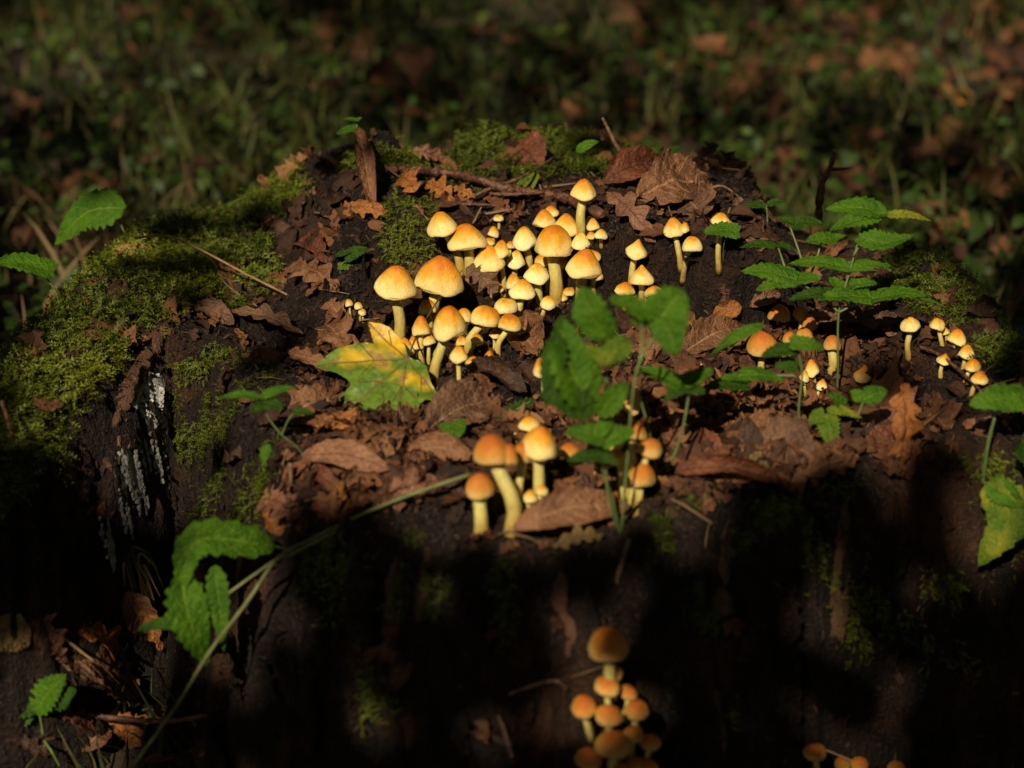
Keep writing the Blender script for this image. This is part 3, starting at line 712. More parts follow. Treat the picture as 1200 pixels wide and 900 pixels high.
moss('thin moss on the shaded front face of the stump', [(740, 590), (900, 570), (960, 600), (900, 740), (860, 860), (780, 860), (760, 700)], 2600, .007, 7, .05)
moss('sparse moss at the shaded right front of the stump', [(920, 570), (1210, 500), (1210, 800), (1000, 780), (930, 680)], 3000, .007, 8, .12)
moss('scattered moss tufts on the shaded front left of the stump', [(340, 600), (600, 640), (620, 800), (420, 850), (350, 760)], 1500, .007, 9, .15)

# ------------------------------------------------------------ wood crumbs and leaf fragments in the hollow
def chip_template():
    V = np.array([(-.5, -.3, 0), (.5, -.22, .05), (.42, .3, 0), (-.46, .24, .06), (-.3, -.12, .28), (.3, .1, .24)])
    F = [(0, 1, 5, 4), (1, 2, 5, 5), (2, 3, 4, 5), (3, 0, 4, 4)]
    return V, np.array(F)
CV, CF = chip_template()
CF = np.array([(0, 1, 5), (0, 5, 4), (1, 2, 5), (2, 3, 4), (2, 4, 5), (3, 0, 4)])
rs = np.random.RandomState(12)
upw = f_area*np.clip((f_nrm[:, 2]-.25)*2, .04, 1)*(f_cen[:, 2] > -.26)
idx = rs.choice(len(upw), 38000, p=upw/upw.sum()); sc = rs.lognormal(0, .6, len(idx))*.0018
o = scatter('wood_crumbs', CV, CF, fsample(idx, rs)+f_nrm[idx]*.0004, frames(f_nrm[idx], rs, .5), np.stack([sc*1.6, sc*.9, sc*1.1], 1), M['crumb'], smooth_=False)
tag(o, 'dark crumbs of rotten wood lying all over the stump', None, None, 'stuff')
lp = [(350, 400), (420, 460), (560, 470), (620, 480), (800, 380), (900, 370), (1080, 400), (1110, 540), (900, 580), (760, 610), (640, 640), (520, 600), (430, 610), (300, 640), (340, 520)]
s = -sdf(f_px, f_py, lp); w = f_area*(np.clip(s/30, 0, 1)+.1)*np.clip(f_nrm[:, 2]-.3, 0, 1)*(f_cen[:, 2] > -.2)
sv, sf, _ = leaf_geo([(0, -.5, 0), (.05, 0, .12), (0, .5, 0)], .8, 'scrap', facing=0, nu=5, nv=2, crum=.2, seed=4, up=(0, 0, 1))
for k_, (kd, rat, cnt, s0_, s1_, lb) in enumerate((('scrap', .8, 1500, .004, .013, 'brown crumbled leaf fragments filling the hollow top of the stump'), ('oak', .6, 330, .016, .034, 'layer of small lobed dead leaves in the hollow top of the stump'), ('beech', .5, 330, .014, .032, 'layer of small oval dead leaves in the hollow top of the stump'), ('scrap', .9, 300, .014, .026, 'layer of torn dead leaf pieces in the hollow top of the stump'))):
    lt, lf_, _ = leaf_geo([(0, -.5, 0), (.05, 0, .1), (0, .5, 0)], rat, kd, facing=0, nu=5 if k_ == 0 else 18, nv=2 if k_ == 0 else 3, crum=.22, curl=.0 if k_ == 0 else 1.0, seed=4+k_, up=(0, 0, 1))
    idx = rs.choice(len(w), cnt, p=w/w.sum())
    o = scatter('leaf_fragments', lt, lf_, fsample(idx, rs)+f_nrm[idx]*.003, frames(f_nrm[idx]+np.array((0, -.25, 0)), rs, .5), rs.uniform(s0_, s1_, len(idx)), M['litter'])
    tag(o, lb, None, None, 'stuff')
# needles and fine threads of bark
nv_ = np.array([(-.012, -.5, 0), (.012, -.5, 0), (.014, 0, .06), (-.014, 0, .06), (.006, .5, 0), (-.006, .5, 0)]); nf_ = np.array([(0, 1, 2, 3), (3, 2, 4, 5)])
idx = rs.choice(len(w), 230, p=upw/upw.sum())
o = scatter('dry_needles', nv_*np.array([1.6, 1, 1]), nf_, fsample(idx, rs)+f_nrm[idx]*.003, frames(f_nrm[idx], rs, .3), rs.uniform(.012, .04, len(idx)), M['straw'])
tag(o, 'fine dry needles and straw scattered over the stump', None, None, 'stuff')
# white lichen crust
lpoly = [(150, 440), (195, 430), (200, 460), (170, 520), (200, 540), (165, 600), (130, 660), (112, 650), (130, 590), (140, 520)]
s = -sdf(f_px, f_py, lpoly); pn = fbm(f_cen[:, 0]*75, f_cen[:, 1]*75+f_cen[:, 2]*55, 91, 4)
w = f_area*np.clip(s/8, 0, 1)*np.clip((pn+.04)*9, 0, 1)
ca = np.linspace(0, 2*math.pi, 8)[:-1]; lv = np.array([(0, 0, .05)]+[(math.cos(a)*k, math.sin(a)*k, 0) for a, k in zip(ca, (.5, .36, .52, .4, .55, .35, .48))]); lf = np.array([(0, i+1, (i+1) % 7+1) for i in range(7)])
idx = rs.choice(len(w), 3600, p=w/w.sum())
o = scatter('white_lichen', lv, lf, fsample(idx, rs)+f_nrm[idx]*.0006, frames(f_nrm[idx], rs, .06), rs.uniform(.0012, .0045, len(idx)), M['lichen'], smooth_=False)
tag(o, 'white crusty lichen streak down the dark left root of the stump', 'lichen', None, 'stuff')
# bark ridges (parts of the stump)
def ridge(name, pts, r, mat, seed, lift=.0, label=None):
    P = [hit(*p, lift) for p in pts]
    P = [p-Vector((0, -r*.35, r*.3)) for p in P]
    V, F, UV = tube_geo(P, r, r*.5, 60, 16, .12, ([0, .2, .45, .7, 1], [r*.3, r, r*.7, r*.9, r*.2]), seed)
    V = V+(.8*r*fbm(V[:, 0]*210, V[:, 2]*60+V[:, 1]*90, seed, 4))[:, None]*np.array([1, -1, .6])
    o = mk(name, V, F, M[mat], stump, UV, True, stump.location)
    if label: o['label'] = label
ridge('bark_ridge', [(198, 375), (182, 400), (160, 430), (143, 465), (130, 500)], .0085, 'bark', 3, 0, 'crumbling brown bark ridge')
ridge('bark_ridge', [(305, 250), (325, 262), (345, 285)], .006, 'bark', 4)
ridge('wood_ridge', [(852, 610), (848, 660), (842, 705), (838, 750)], .007, 'pale_wood', 5, 0, 'pale vertical splinter on front face')
ridge('wood_ridge', [(836, 800), (845, 840), (850, 895)], .0035, 'pale_wood', 6)
ridge('wood_ridge', [(497, 640), (492, 690), (487, 730)], .004, 'bark', 7)
ridge('wood_shard', [(428, 290), (434, 325), (438, 352)], .009, 'wood', 8)
ridge('bark_ridge', [(1110, 330), (1150, 370), (1180, 420)], .006, 'bark', 9)
ridge('wood_ridge', [(850, 330), (848, 365)], .005, 'bark', 10)

# jagged upright pieces of broken wood on the rim and along the step
def shard(px, py, w, h, yaw, seed, lean=.0, th=.006, mat='wood'):
    b = hit(px, py); rs = np.random.RandomState(seed); nx, nz = 12, 9; V = []; F = []
    prof = np.clip(.62+.5*fbm(np.arange(nx)*.55+seed, np.zeros(nx), seed, 3)+.18*rs.uniform(-1, 1, nx), .12, 1.1)
    prof[0] *= .45; prof[-1] *= .4
    for f in (0, 1):
        for i in range(nx):
            for j in range(nz):
                x = (i/(nx-1)-.5)*w*(1-.15*j/nz); z = (j/(nz-1))*h*prof[i]-.012; t = th*(1-.75*j/(nz-1))*(.5 if f else -.5)
                y = t+lean*z+.25*th*float(fbm(np.array(i*.9+seed), np.array(j*.25+f*9), seed, 3))*3
                V.append((x*math.cos(yaw)-y*math.sin(yaw), x*math.sin(yaw)+y*math.cos(yaw), z))
    k = nx*nz
    for i in range(nx-1):
        for j in range(nz-1):
            a = i*nz+j; F += [(a, a+nz, a+nz+1, a+1), (k+a, k+a+1, k+a+nz+1, k+a+nz)]
        a = i*nz+nz-1; F.append((a, a+nz, k+a+nz, k+a))
    for j in range(nz-1):
        F += [(j, j+1, k+j+1, k+j), ((nx-1)*nz+j, k+(nx-1)*nz+j, k+(nx-1)*nz+j+1, (nx-1)*nz+j+1)]
    V = np.array(V)+np.array(b); mk('wood_shard', V, F, M[mat], stump, None, False, stump.location)
for k, a in enumerate([(384, 232, .035, .030, .3), (402, 212, .030, .026, -.2), (446, 196, .03, .018, .1), (408, 300, .024, .034, .5), (392, 345, .02, .03, -.3), (425, 335, .016, .034, .1), (350, 245, .03, .016, .6),
        (703, 284, .028, .012, .1), (735, 280, .03, .010, -.1), (770, 282, .03, .013, .05), (830, 284, .034, .014, .1), (872, 290, .03, .02, -.2), (668, 205, .035, .018, 0), (850, 238, .03, .016, -.2), (905, 262, .03, .014, -.5),
        (1065, 318, .03, .014, -.5), (1120, 350, .03, .016, -.9), (1158, 395, .03, .02, -1.2), (1180, 445, .03, .02, -1.3), (300, 300, .03, .012, .8), (262, 390, .03, .018, .4), (140, 470, .03, .016, .9),
        (1045, 430, .035, .012, .1), (1090, 480, .03, .012, -.2), (330, 470, .02, .012, .6)]):
    shard(*a[:5], seed=k+60, lean=-.15+.3*((k*7) % 3)/2)
for k, (x, y0, y1, r, mt) in enumerate([(360, 650, 900, .008, 'wood'), (420, 640, 880, .010, 'wood'), (465, 650, 800, .006, 'bark'), (545, 660, 900, .009, 'wood'), (610, 690, 900, .007, 'wood'), (660, 660, 780, .005, 'bark'), (790, 640, 900, .010, 'wood'), (880, 620, 860, .008, 'wood'), (925, 600, 900, .010, 'wood'), (985, 590, 780, .006, 'bark'), (1040, 580, 900, .010, 'wood'), (1100, 560, 860, .008, 'wood'), (1165, 560, 880, .008, 'wood'), (60, 560, 720, .008, 'wood'), (100, 520, 700, .006, 'wood'), (215, 450, 640, .007, 'wood'), (300, 560, 760, .007, 'wood')]):
    ridge('bark_ridge', [(x, y0), (x+6*math.sin(k*2.1), (y0*2+y1)/3), (x-7*math.sin(k), (y0+2*y1)/3), (x+5*math.cos(k), y1)], r, mt, 100+k)

# ------------------------------------------------------------ the green and yellow maple leaf
out = [(365, 10), (420, 22), (470, 40), (515, 72), (540, 105), (552, 152), (575, 166), (605, 172), (640, 200), (648, 235), (660, 275), (690, 318), (692, 352), (668, 362), (640, 358), (618, 372), (602, 400), (604, 450), (585, 462), (562, 442), (540, 446), (518, 470), (492, 505), (474, 488), (452, 450), (436, 436), (398, 458), (340, 482), (290, 494), (240, 500), (190, 498), (145, 506), (180, 476), (202, 455), (210, 415), (222, 375), (228, 345), (262, 310), (286, 285), (268, 262), (240, 243), (180, 214), (108, 178), (150, 155), (190, 128), (240, 106), (300, 94), (350, 92), (395, 96), (382, 60)]
OUTM = [(340+x/4, 380+y/4) for x, y in out]
cm = hit(445, 470, .02); nm = Vector((-.05, -.42, .9)).normalized()
def onmaple(px, py):
    d = ray(px, py); return CAM+d*((cm-CAM).dot(nm)/d.dot(nm))
jn = (340+552/4, 380+162/4); tips = [(108, 178), (365, 10), (145, 506), (492, 505), (692, 340)]
tips = [(340+x/4, 380+y/4) for x, y in tips]
step = 1.5; gx = np.arange(364, 516, step); gy = np.arange(380, 509, step)
GX, GY = np.meshgrid(gx, gy); sd2 = sdf(GX, GY, OUTM)
# pull the grid points nearest the outline exactly onto it
g0 = np.gradient(sd2, step); gn = np.hypot(*g0)+1e-6
near = np.abs(sd2) < step*.75
GX2 = np.where(near, GX-g0[1]/gn*sd2, GX); GY2 = np.where(near, GY-g0[0]/gn*sd2, GY)
ins = (sd2 < step*.75)
vd = np.full(GX.shape, 1e9)
for tp in tips:
    ex, ey = tp[0]-jn[0], tp[1]-jn[1]; t_ = np.clip(((GX-jn[0])*ex+(GY-jn[1])*ey)/(ex*ex+ey*ey), 0, 1)
    vd = np.minimum(vd, np.hypot(GX-jn[0]-t_*ex, GY-jn[1]-t_*ey))
amp = np.minimum(vd/14, 1)*3.2 + 2.2*fbm(GX/17, GY/17, 61, 3) + 1.1*fbm(GX/6, GY/6, 63, 2)
fold = np.clip((455-GX)*.0+(428-GY)*.06+(GX-452)*.0, 0, 9)
# a droop at the left and bottom lobes
r_ = np.hypot(GX-jn[0], GY-jn[1]); amp = amp-(r_/95)**2*4 + 9*smooth(402, 384, GY)
idm = -np.ones(GX.shape, int); V = []; UV = []
for j, i in zip(*np.where(ins)):
    idm[j, i] = len(V); V.append(onmaple(GX2[j, i], GY2[j, i])+nm*float(amp[j, i])*.0006); UV.append(((GX[j, i]-364)/150, (GY[j, i]-380)/128))
F = [(idm[j+1, i], idm[j+1, i+1], idm[j, i+1], idm[j, i]) for j in range(len(gy)-1) for i in range(len(gx)-1) if min(idm[j, i], idm[j+1, i], idm[j, i+1], idm[j+1, i+1]) >= 0]
m, t, b = newmat('maple_leaf'); uv = N(t, 'ShaderNodeUVMap', uv_map='leaf'); sx = N(t, 'ShaderNodeSeparateXYZ'); L(t, uv.outputs[0], sx.inputs[0])
v = objvec(t); n1 = noise(t, v, 38, 3, .55); n2 = noise(t, v, 170, 4, .7)
# yellow around the stalk and out along the veins, green between
ju, jv = (jn[0]-364)/150, (jn[1]-380)/128
def dist_to(t, pu, pv, qu, qv, sx):
    ex, ey = (qu-pu)*150, (qv-pv)*128; l2 = ex*ex+ey*ey
    X = math_(t, 'MULTIPLY', math_(t, 'SUBTRACT', sx.outputs[0], pu), 150.0); Y = math_(t, 'MULTIPLY', math_(t, 'SUBTRACT', sx.outputs[1], pv), 128.0)
    k = math_(t, 'DIVIDE', math_(t, 'ADD', math_(t, 'MULTIPLY', X, ex), math_(t, 'MULTIPLY', Y, ey)), l2, clamp=True)
    dx = math_(t, 'SUBTRACT', X, math_(t, 'MULTIPLY', k, ex)); dy = math_(t, 'SUBTRACT', Y, math_(t, 'MULTIPLY', k, ey))
    return math_(t, 'SQRT', math_(t, 'ADD', math_(t, 'MULTIPLY', dx, dx), math_(t, 'MULTIPLY', dy, dy)))
dj = dist_to(t, (405-364)/150, (412-380)/128, (492-364)/150, (448-380)/128, sx)
dj = math_(t, 'MINIMUM', dj, dist_to(t, (430-364)/150, (385-380)/128, (470-364)/150, (405-380)/128, sx))
ye = math_(t, 'SUBTRACT', math_(t, 'ADD', math_(t, 'MULTIPLY', n1, 60.0), -14.0), dj)
yf_ = ramp(t, math_(t, 'MULTIPLY_ADD', ye, 1/40, .1), [(.2, (0, 0, 0)), (.62, (1, 1, 1))])
c = mixc(t, yf_, mixc(t, ramp(t, n2, [(.35, (0, 0, 0)), (.65, (1, 1, 1))]), (.055, .11, .01), (.13, .2, .02)), mixc(t, n2, (.5, .32, .012), (.62, .36, .015)))
c = mixc(t, ramp(t, noise(t, v, 95, 3), [(.58, (0, 0, 0)), (.68, (1, 1, 1))]), c, (.24, .13, .05))
vmin = None
uvt = [((a-364)/150, (b_2-380)/128) for a, b_2 in tips]
for q in uvt:
    d = dist_to(t, ju, jv, *q, sx); vmin = d if vmin is None else math_(t, 'MINIMUM', vmin, d)
def along(k, f): return (ju+(uvt[k][0]-ju)*f, jv+(uvt[k][1]-jv)*f)
for k, f, (ox, oy) in ((0, .35, (-.12, -.14)), (0, .35, (-.1, .14)), (2, .3, (-.18, .02)), (2, .3, (.02, .2)), (2, .55, (-.12, .0)), (2, .55, (.03, .15)), (3, .35, (-.08, .16)), (3, .35, (.09, .12)), (3, .6, (.06, .1)), (4, .45, (.0, .14)), (1, .4, (-.02, -.1))):
    p = along(k, f); d = math_(t, 'ADD', dist_to(t, *p, p[0]+ox, p[1]+oy, sx), .25); vmin = math_(t, 'MINIMUM', vmin, d)
vw = ramp(t, vmin, [(.45, (1, 1, 1)), (1.0, (0, 0, 0))])
c = mixc(t, math_(t, 'MULTIPLY', vw, .8), c, (.2, .12, .04))
L(t, c, b.inputs['Base Color']); b.inputs['Roughness'].default_value = .45
bump(t, b, math_(t, 'SUBTRACT', n2, math_(t, 'MULTIPLY', vw, 1.0)), .0008)
maple = mk('maple_leaf', V, F, m, None, UV, True, cm)
tag(maple, 'large green and yellow maple leaf lying on the stump beside the mushrooms', 'leaf')
tube('leaf_stalk', [Vector(p)-cm+cm for p in (onmaple(*jn)+nm*.001, hit(492, 412, .018), hit(512, 395, .03), hit(528, 372, .03), hit(543, 358, .032))], .0006, .0004, M['twig'], maple, n=20, seg=6)

# ------------------------------------------------------------ dead leaves, each where it lies
SK = {'o': 'oak', 'b': 'beech', 's': 'scrap'}
def dead(p0, p1, ratio, kind, mat, label, facing=.35, lift=.004, curl=.25, crum=.09, arch=.12, fold=.1, pm=None, seed=None, group=None, l0=None, l1=None):
    global DEADN; DEADN += 1
    A = hit(*p0, lift if l0 is None else l0); B = hit(*p1, lift if l1 is None else l1)
    if (A-B).length > .16 or abs(A.y-B.y) > .09:      # both ends on one side of a step
        y = min(A.y, B.y)+.01; A = onplane(*p0, min(A.y, y+.02)); B = onplane(*p1, min(B.y, y+.02))
    l = (A-B).length; m_ = (A+B)/2 + Vector((0, -.35, .9))*arch*l
    if pm is not None: m_ = onplane(*pm, (A.y+B.y)/2)+Vector((0, -.3, .9))*lift
    V, F, UV = leaf_geo([tuple(A), tuple(m_), tuple(B)], ratio, SK[kind], facing=facing, curl=curl, crum=crum, fold=fold, rib=.07 if kind == 'b' else .03, seed=seed or DEADN*3+1)
    o = mk('dead_leaf', V, F, M[mat], None, UV, True, m_); tag(o, label, 'dead leaf', group)
    return o
DEADN = 0
dead((422, 188), (438, 255), .24, 'b', 'tan', 'narrow curled brown leaf standing upright at the back left of the stump', .9, .004, 1.2, l0=.03)
dead((402, 252), (454, 256), .5, 's', 'orange', 'curled orange brown leaf at the foot of the upright narrow leaf', .5, .006, -.8)
dead((482, 188), (524, 200), .6, 'o', 'pink', 'pinkish tan leaf on the back rim just above the fallen branch', .7, .008, .6)
dead((603, 180), (632, 205), .6, 'b', 'red', 'reddish leaf standing between the moss cushions of the back rim', .8, .006, .3)
dead((498, 222), (532, 244), .6, 'o', 'orange', 'ragged bright orange leaf piece under the left part of the fallen branch', .8, .006, .3)
dead((530, 228), (558, 240), .6, 'o', 'orange', 'second orange leaf piece under the branch, the one nearer its middle', .8, .006, .3)
dead((470, 220), (487, 238), .55, 's', 'orange', 'small orange leaf scrap hanging just above the small moss clump', .9, .01, .2)
dead((568, 238), (598, 256), .5, 's', 'red', 'dark red bark like leaf scrap under the forked middle of the branch', .6, .006, .6)
dead((706, 226), (776, 207), .42, 'b', 'red', 'folded red brown leaf behind the highest mushroom, below the curled stalk', .8, .01, .5, fold=.4)
dead((748, 246), (828, 226), .7, 'b', 'tan', 'big rippled golden brown leaf on the back right rim', .7, .01, .5, crum=.18)
dead((711, 226), (768, 284), .5, 'o', 'pink', 'long pale oak leaf sliding down right of the highest mushroom', .75, .010, .3, l0=.014)
dead((800, 244), (823, 262), .9, 's', 'grey', 'grey end of a crumpled leaf above the notched mushroom', .8, .006, .3)
dead((846, 246), (930, 276), .5, 'o', 'grey', 'greyish leaf lying to the right of the mushroom with the green leaf', .5, .006, .4)
dead((874, 268), (892, 300), .5, 's', 'grey', 'grey leaf strip hanging down below the greyish leaf at the right back', .9, .004, .3)
dead((546, 330), (584, 358), .95, 'o', 'grey', 'brown lobed oak leaf standing upright among the mushrooms of the main cluster', .9, .012, .3, crum=.05)
dead((618, 372), (630, 424), .5, 'b', 'tan', 'ribbed curled brown leaf standing in front of the central mushrooms', .85, .006, 1.0, pm=(616, 398))
dead((338, 412), (397, 447), .42, 'o', 'tan', 'curled leaf just left of the maple leaf tip', .6, .006, .8)
dead((338, 488), (402, 478), .65, 'b', 'tan', 'broad tan leaf lying under the left lobes of the maple leaf', .6, .004, .3, crum=.14)
dead((372, 512), (440, 500), .38, 's', 'orange', 'crinkled orange brown leaf below the maple leaf edge', .7, .005, .4, crum=.2)
dead((500, 514), (582, 478), .5, 'b', 'grey', 'large wrinkled grey brown leaf right of the lower tip of the maple leaf', .65, .008, .4, crum=.14)
dead((546, 438), (618, 470), .32, 'b', 'dark', 'dark rolled leaf with strong ribs below the front row mushrooms', .7, .008, 1.4)
dead((493, 505), (522, 513), .5, 's', 'red', 'small red brown scrap under the wrinkled grey brown leaf', .7, .004, .4)
dead((464, 508), (487, 494), .8, 's', 'grey', 'small round grey leaf touching the lower tip of the maple leaf', .8, .008, .3)
dead((456, 508), (453, 548), .62, 'b', 'tan', 'upright triangular tan leaf below the lower tip of the maple leaf', .85, .008, .5)
dead((476, 536), (556, 545), .42, 'b', 'tan', 'ribbed tan leaf with a wavy edge in front of the wrinkled one', .7, .006, .4, crum=.16)
dead((354, 545), (458, 562), .3, 'b', 'pink', 'long smooth reddish leaf in the front left of the hollow', .7, .008, .7)
dead((358, 556), (396, 580), .4, 'b', 'red', 'short reddish leaf beneath the long smooth one', .7, .004, .6)
dead((448, 592), (514, 572), .75, 'o', 'pink', 'pale pinkish oak leaf at the front edge above the vine', .75, .006, .4, crum=.14)
dead((461, 572), (468, 606), .7, 'o', 'grey', 'lower lobed oak leaf hanging just under the vine', .85, .004, .4)
dead((383, 576), (404, 606), .5, 's', 'orange', 'small orange curled leaf left of the pale oak leaf', .8, .004, .7)
dead((306, 596), (352, 618), .7, 'o', 'pink', 'pale lobed leaf in the bunch on the front left edge', .8, .008, .4)
dead((340, 582), (356, 634), .6, 'o', 'grey', 'leaf hanging by its stalk in the bunch on the front left edge', .9, .004, .5)
dead((314, 604), (329, 634), .55, 'b', 'orange', 'orange leaf lowest in the bunch on the front left edge', .9, .004, .7)
dead((368, 594), (392, 620), .5, 's', 'red', 'red brown scrap to the right of the bunch on the front left edge', .8, .004, .5)
dead((228, 365), (275, 386), .5, 'b', 'grey', 'curled leaf above the mossy front left root', .6, .005, .9)
dead((272, 372), (356, 399), .34, 'o', 'grey', 'long dark oak leaf curling across the hollow left of the tiny trio', .6, .006, .7)
dead((336, 320), (398, 348), .5, 'o', 'tan', 'tan lobed leaf in the hollow below the long dry stalk', .6, .005, .6)
dead((350, 288), (388, 314), .4, 's', 'red', 'small red brown leaf on the slope above the tan lobed one', .6, .004, .6)
dead((380, 388), (404, 414), .6, 's', 'tan', 'crumpled scrap just above the left tip of the maple leaf', .7, .005, .8)
dead((384, 360), (408, 392), .5, 's', 'tan', 'crumpled leaf left of the tiny mushroom trio', .7, .005, .8)
dead((600, 632), (738, 606), .31, 'b', 'tan', 'long oval ribbed brown leaf lying in front of the front cluster', .75, .009, .5, crum=.05)
dead((648, 648), (708, 634), .5, 'o', 'ochre', 'pale ochre leaf under the long oval ribbed one', .8, .005, .4)
dead((584, 652), (608, 641), .5, 's', 'tan', 'small curled scrap below the thick stems of the front cluster', .8, .003, .6)
dead((878, 522), (952, 548), .68, 'b', 'grey', 'broad grey brown leaf below the leafy plant', .65, .008, .3, crum=.14)
dead((843, 512), (888, 540), .7, 'b', 'dark', 'dark leaf to the left of the broad grey brown one', .6, .005, .4)
dead((786, 560), (918, 574), .26, 'b', 'red', 'long rolled red brown leaf along the front edge', .7, .006, 1.3)
dead((922, 578), (1006, 545), .45, 'o', 'tan', 'ragged tan leaf on the front edge right of the rolled one', .75, .006, .5, crum=.18)
dead((1062, 450), (1052, 560), .5, 'o', 'orange', 'big crumpled orange brown leaf at the right of the hollow', .75, .010, .5, crum=.2)
dead((1074, 492), (1112, 508), .6, 's', 'tan', 'curled tan leaf at the far right of the hollow', .75, .004, .6, crum=.2)
dead((1024, 500), (1068, 562), .55, 'b', 'red', 'folded reddish leaf left of the big crumpled one', .75, .009, .6, crum=.15)
dead((998, 482), (1046, 510), .7, 's', 'pink', 'pale scrap between the plant and the crumpled leaves', .7, .006, .4)
dead((868, 554), (910, 547), .5, 'b', 'ochre', 'thin olive leaf under the broad grey brown one', .6, .004, .3)
dead((834, 388), (868, 370), .75, 'b', 'orange', 'shell shaped orange leaf below the dark wood step', .8, .008, 1.2)
dead((796, 424), (874, 392), .36, 'b', 'tan', 'long tan leaf left of the big shaded mushroom', .7, .006, .7)
dead((800, 400), (842, 418), .5, 'b', 'red', 'brown leaf with a pale rib at the foot of the dark wood step', .7, .005, .5)
dead((878, 366), (914, 352), .5, 'b', 'tan', 'ribbed curled leaf at the right foot of the dark wood step', .8, .005, 1.0)
dead((962, 378), (1052, 400), .42, 'o', 'grey', 'long brown leaf behind the upright plant stem', .6, .006, .6)
dead((1000, 400), (1058, 384), .4, 'b', 'dark', 'dark leaf left of the single upright mushroom', .6, .008, .7)
dead((940, 392), (972, 378), .6, 's', 'pink', 'pale leaf scrap behind the shaded caps', .7, .006, .6)
dead((796, 384), (830, 404), .55, 's', 'tan', 'tan scrap under the heart shaped green leaf', .7, .006, .6)
dead((730, 400), (765, 432), .5, 's', 'tan', 'crumbled leaf seen under the folded green leaves', .7, .004, .6)
dead((812, 470), (868, 480), .5, 's', 'red', 'red brown leaf under the low green leaves on the right', .6, .004, .5)
dead((890, 470), (935, 500), .5, 'b', 'dark', 'dark curled leaf left of the yellow green leaf', .6, .005, .8)
dead((775, 500), (800, 540), .5, 's', 'tan', 'small leaf right of the front tuft of mushrooms', .7, .004, .6)
dead((800, 520), (846, 542), .5, 'b', 'red', 'small red brown leaf above the rolled one', .6, .004, .6)
dead((405, 585), (440, 560), .45, 's', 'tan', 'tan leaf piece behind the vine', .7, .004, .5)
dead((515, 560), (545, 590), .5, 's', 'dark', 'dark leaf piece left of the lowest front mushroom', .7, .004, .5)
dead((480, 462), (520, 470), .45, 's', 'tan', 'leaf scrap under the right lobe of the maple leaf', .7, .003, .5)
dead((660, 570), (710, 598), .5, 's', 'dark', 'dark scrap behind the long oval ribbed leaf', .7, .003, .5)
# bottom left hollow
dead((72, 782), (166, 818), .6, 'b', 'grey', 'large flat brown leaf in the hollow at the bottom left', .55, .008, .2)
dead((34, 738), (74, 776), .7, 's', 'pink', 'pale tan leaf left of the large flat one at the bottom left', .7, .006, .5)
dead((-8, 738), (34, 766), .9, 'b', 'ochre', 'olive leaf at the left edge of the picture', .8, .006, .3)
dead((95, 752), (148, 776), .5, 'o', 'orange', 'orange brown leaf above the large flat one at the bottom left', .7, .008, .5)
dead((148, 700), (178, 758), .55, 'b', 'tan', 'standing tan leaf at the foot of the grass tuft', .85, .006, .7)
dead((168, 715), (190, 770), .5, 'o', 'orange', 'orange leaf standing right of the tan one under the grass tuft', .85, .006, .5)
dead((98, 888), (130, 862), .6, 'b', 'tan', 'tan leaf at the very bottom left', .7, .006, .5)
dead((70, 840), (112, 860), .6, 'o', 'red', 'red brown leaf under the thin dark stick at the bottom left', .6, .004, .5)
dead((130, 840), (165, 880), .6, 's', 'orange', 'orange brown leaf right of the lowest tan one', .7, .004, .5)
dead((10, 870), (60, 890), .6, 'o', 'dark', 'dark leaf in the bottom left corner', .6, .004, .5)

# ------------------------------------------------------------ green plants
def P(px, py, ref, dy=0.0): return onplane(px, py, ref.y+dy)
def plant(name, label, root, stems, leaves, cat='plant', stem_mat='gstem', r=.0011, group=None):
    b = hit(*root); e = empty(name, b); tag(e, label, cat, group)
    for k, st in enumerate(stems):
        pts = [P(x, y, b, d) for x, y, d in st]
        if abs(st[0][0]-root[0]) < 3 and abs(st[0][1]-root[1]) < 3: pts[0] = b-Vector((0, 0, .004))
        tube('stem', pts, r*.8, r*.55, M[stem_mat], e, n=18, seg=7, wob=.06, seed=k)
    for k, (a, c, ratio, kind, mat, face, *ex) in enumerate(leaves):
        kw = ex[0] if ex else {}
        da = a[2] if len(a) > 2 else 0; dc = c[2] if len(c) > 2 else da
        A = P(a[0], a[1], b, da); B = P(c[0], c[1], b, dc); ln = (A-B).length
        mid = kw.pop('mid', None) if isinstance(kw, dict) else None
        PROT.append(((A+B)/2, ln*.2))
        Mi = (A+B)/2+Vector((0, 0, .07*ln)) if mid is None else P(mid[0], mid[1], b, (mid[2] if len(mid) > 2 else (da+dc)/2))
        leaf('leaf', [A, Mi, B], ratio, kind, mat, e, facing=face, curl=kw.get('curl', -.25), fold=kw.get('fold', .3), side=kw.get('side', .3*math.sin(a[0]*1.7+a[1])), crum=kw.get('crum', .06), seed=abs(int(a[0]*7+a[1])), rib=.03)
    return e
plant('nettle_sprig', 'serrated green leaf on a stem rising from the mossy left shoulder', (200, 300), [[(160, 305, .02), (141, 262, .02), (131, 246, .02)]],
      [((148, 243, .02), (64, 286, .02), .5, 'nettle', 'green', .6, {'mid': (104, 248, .02), 'fold': .2})])
plant('nettle_sprig', 'green leaf at the left edge reaching in from behind the stump', (120, 400), [[(80, 420, .1), (68, 350, .1), (54, 325, .1)]],
      [((64, 318, .1), (-12, 308, .1), .45, 'heart', 'green', .3)])
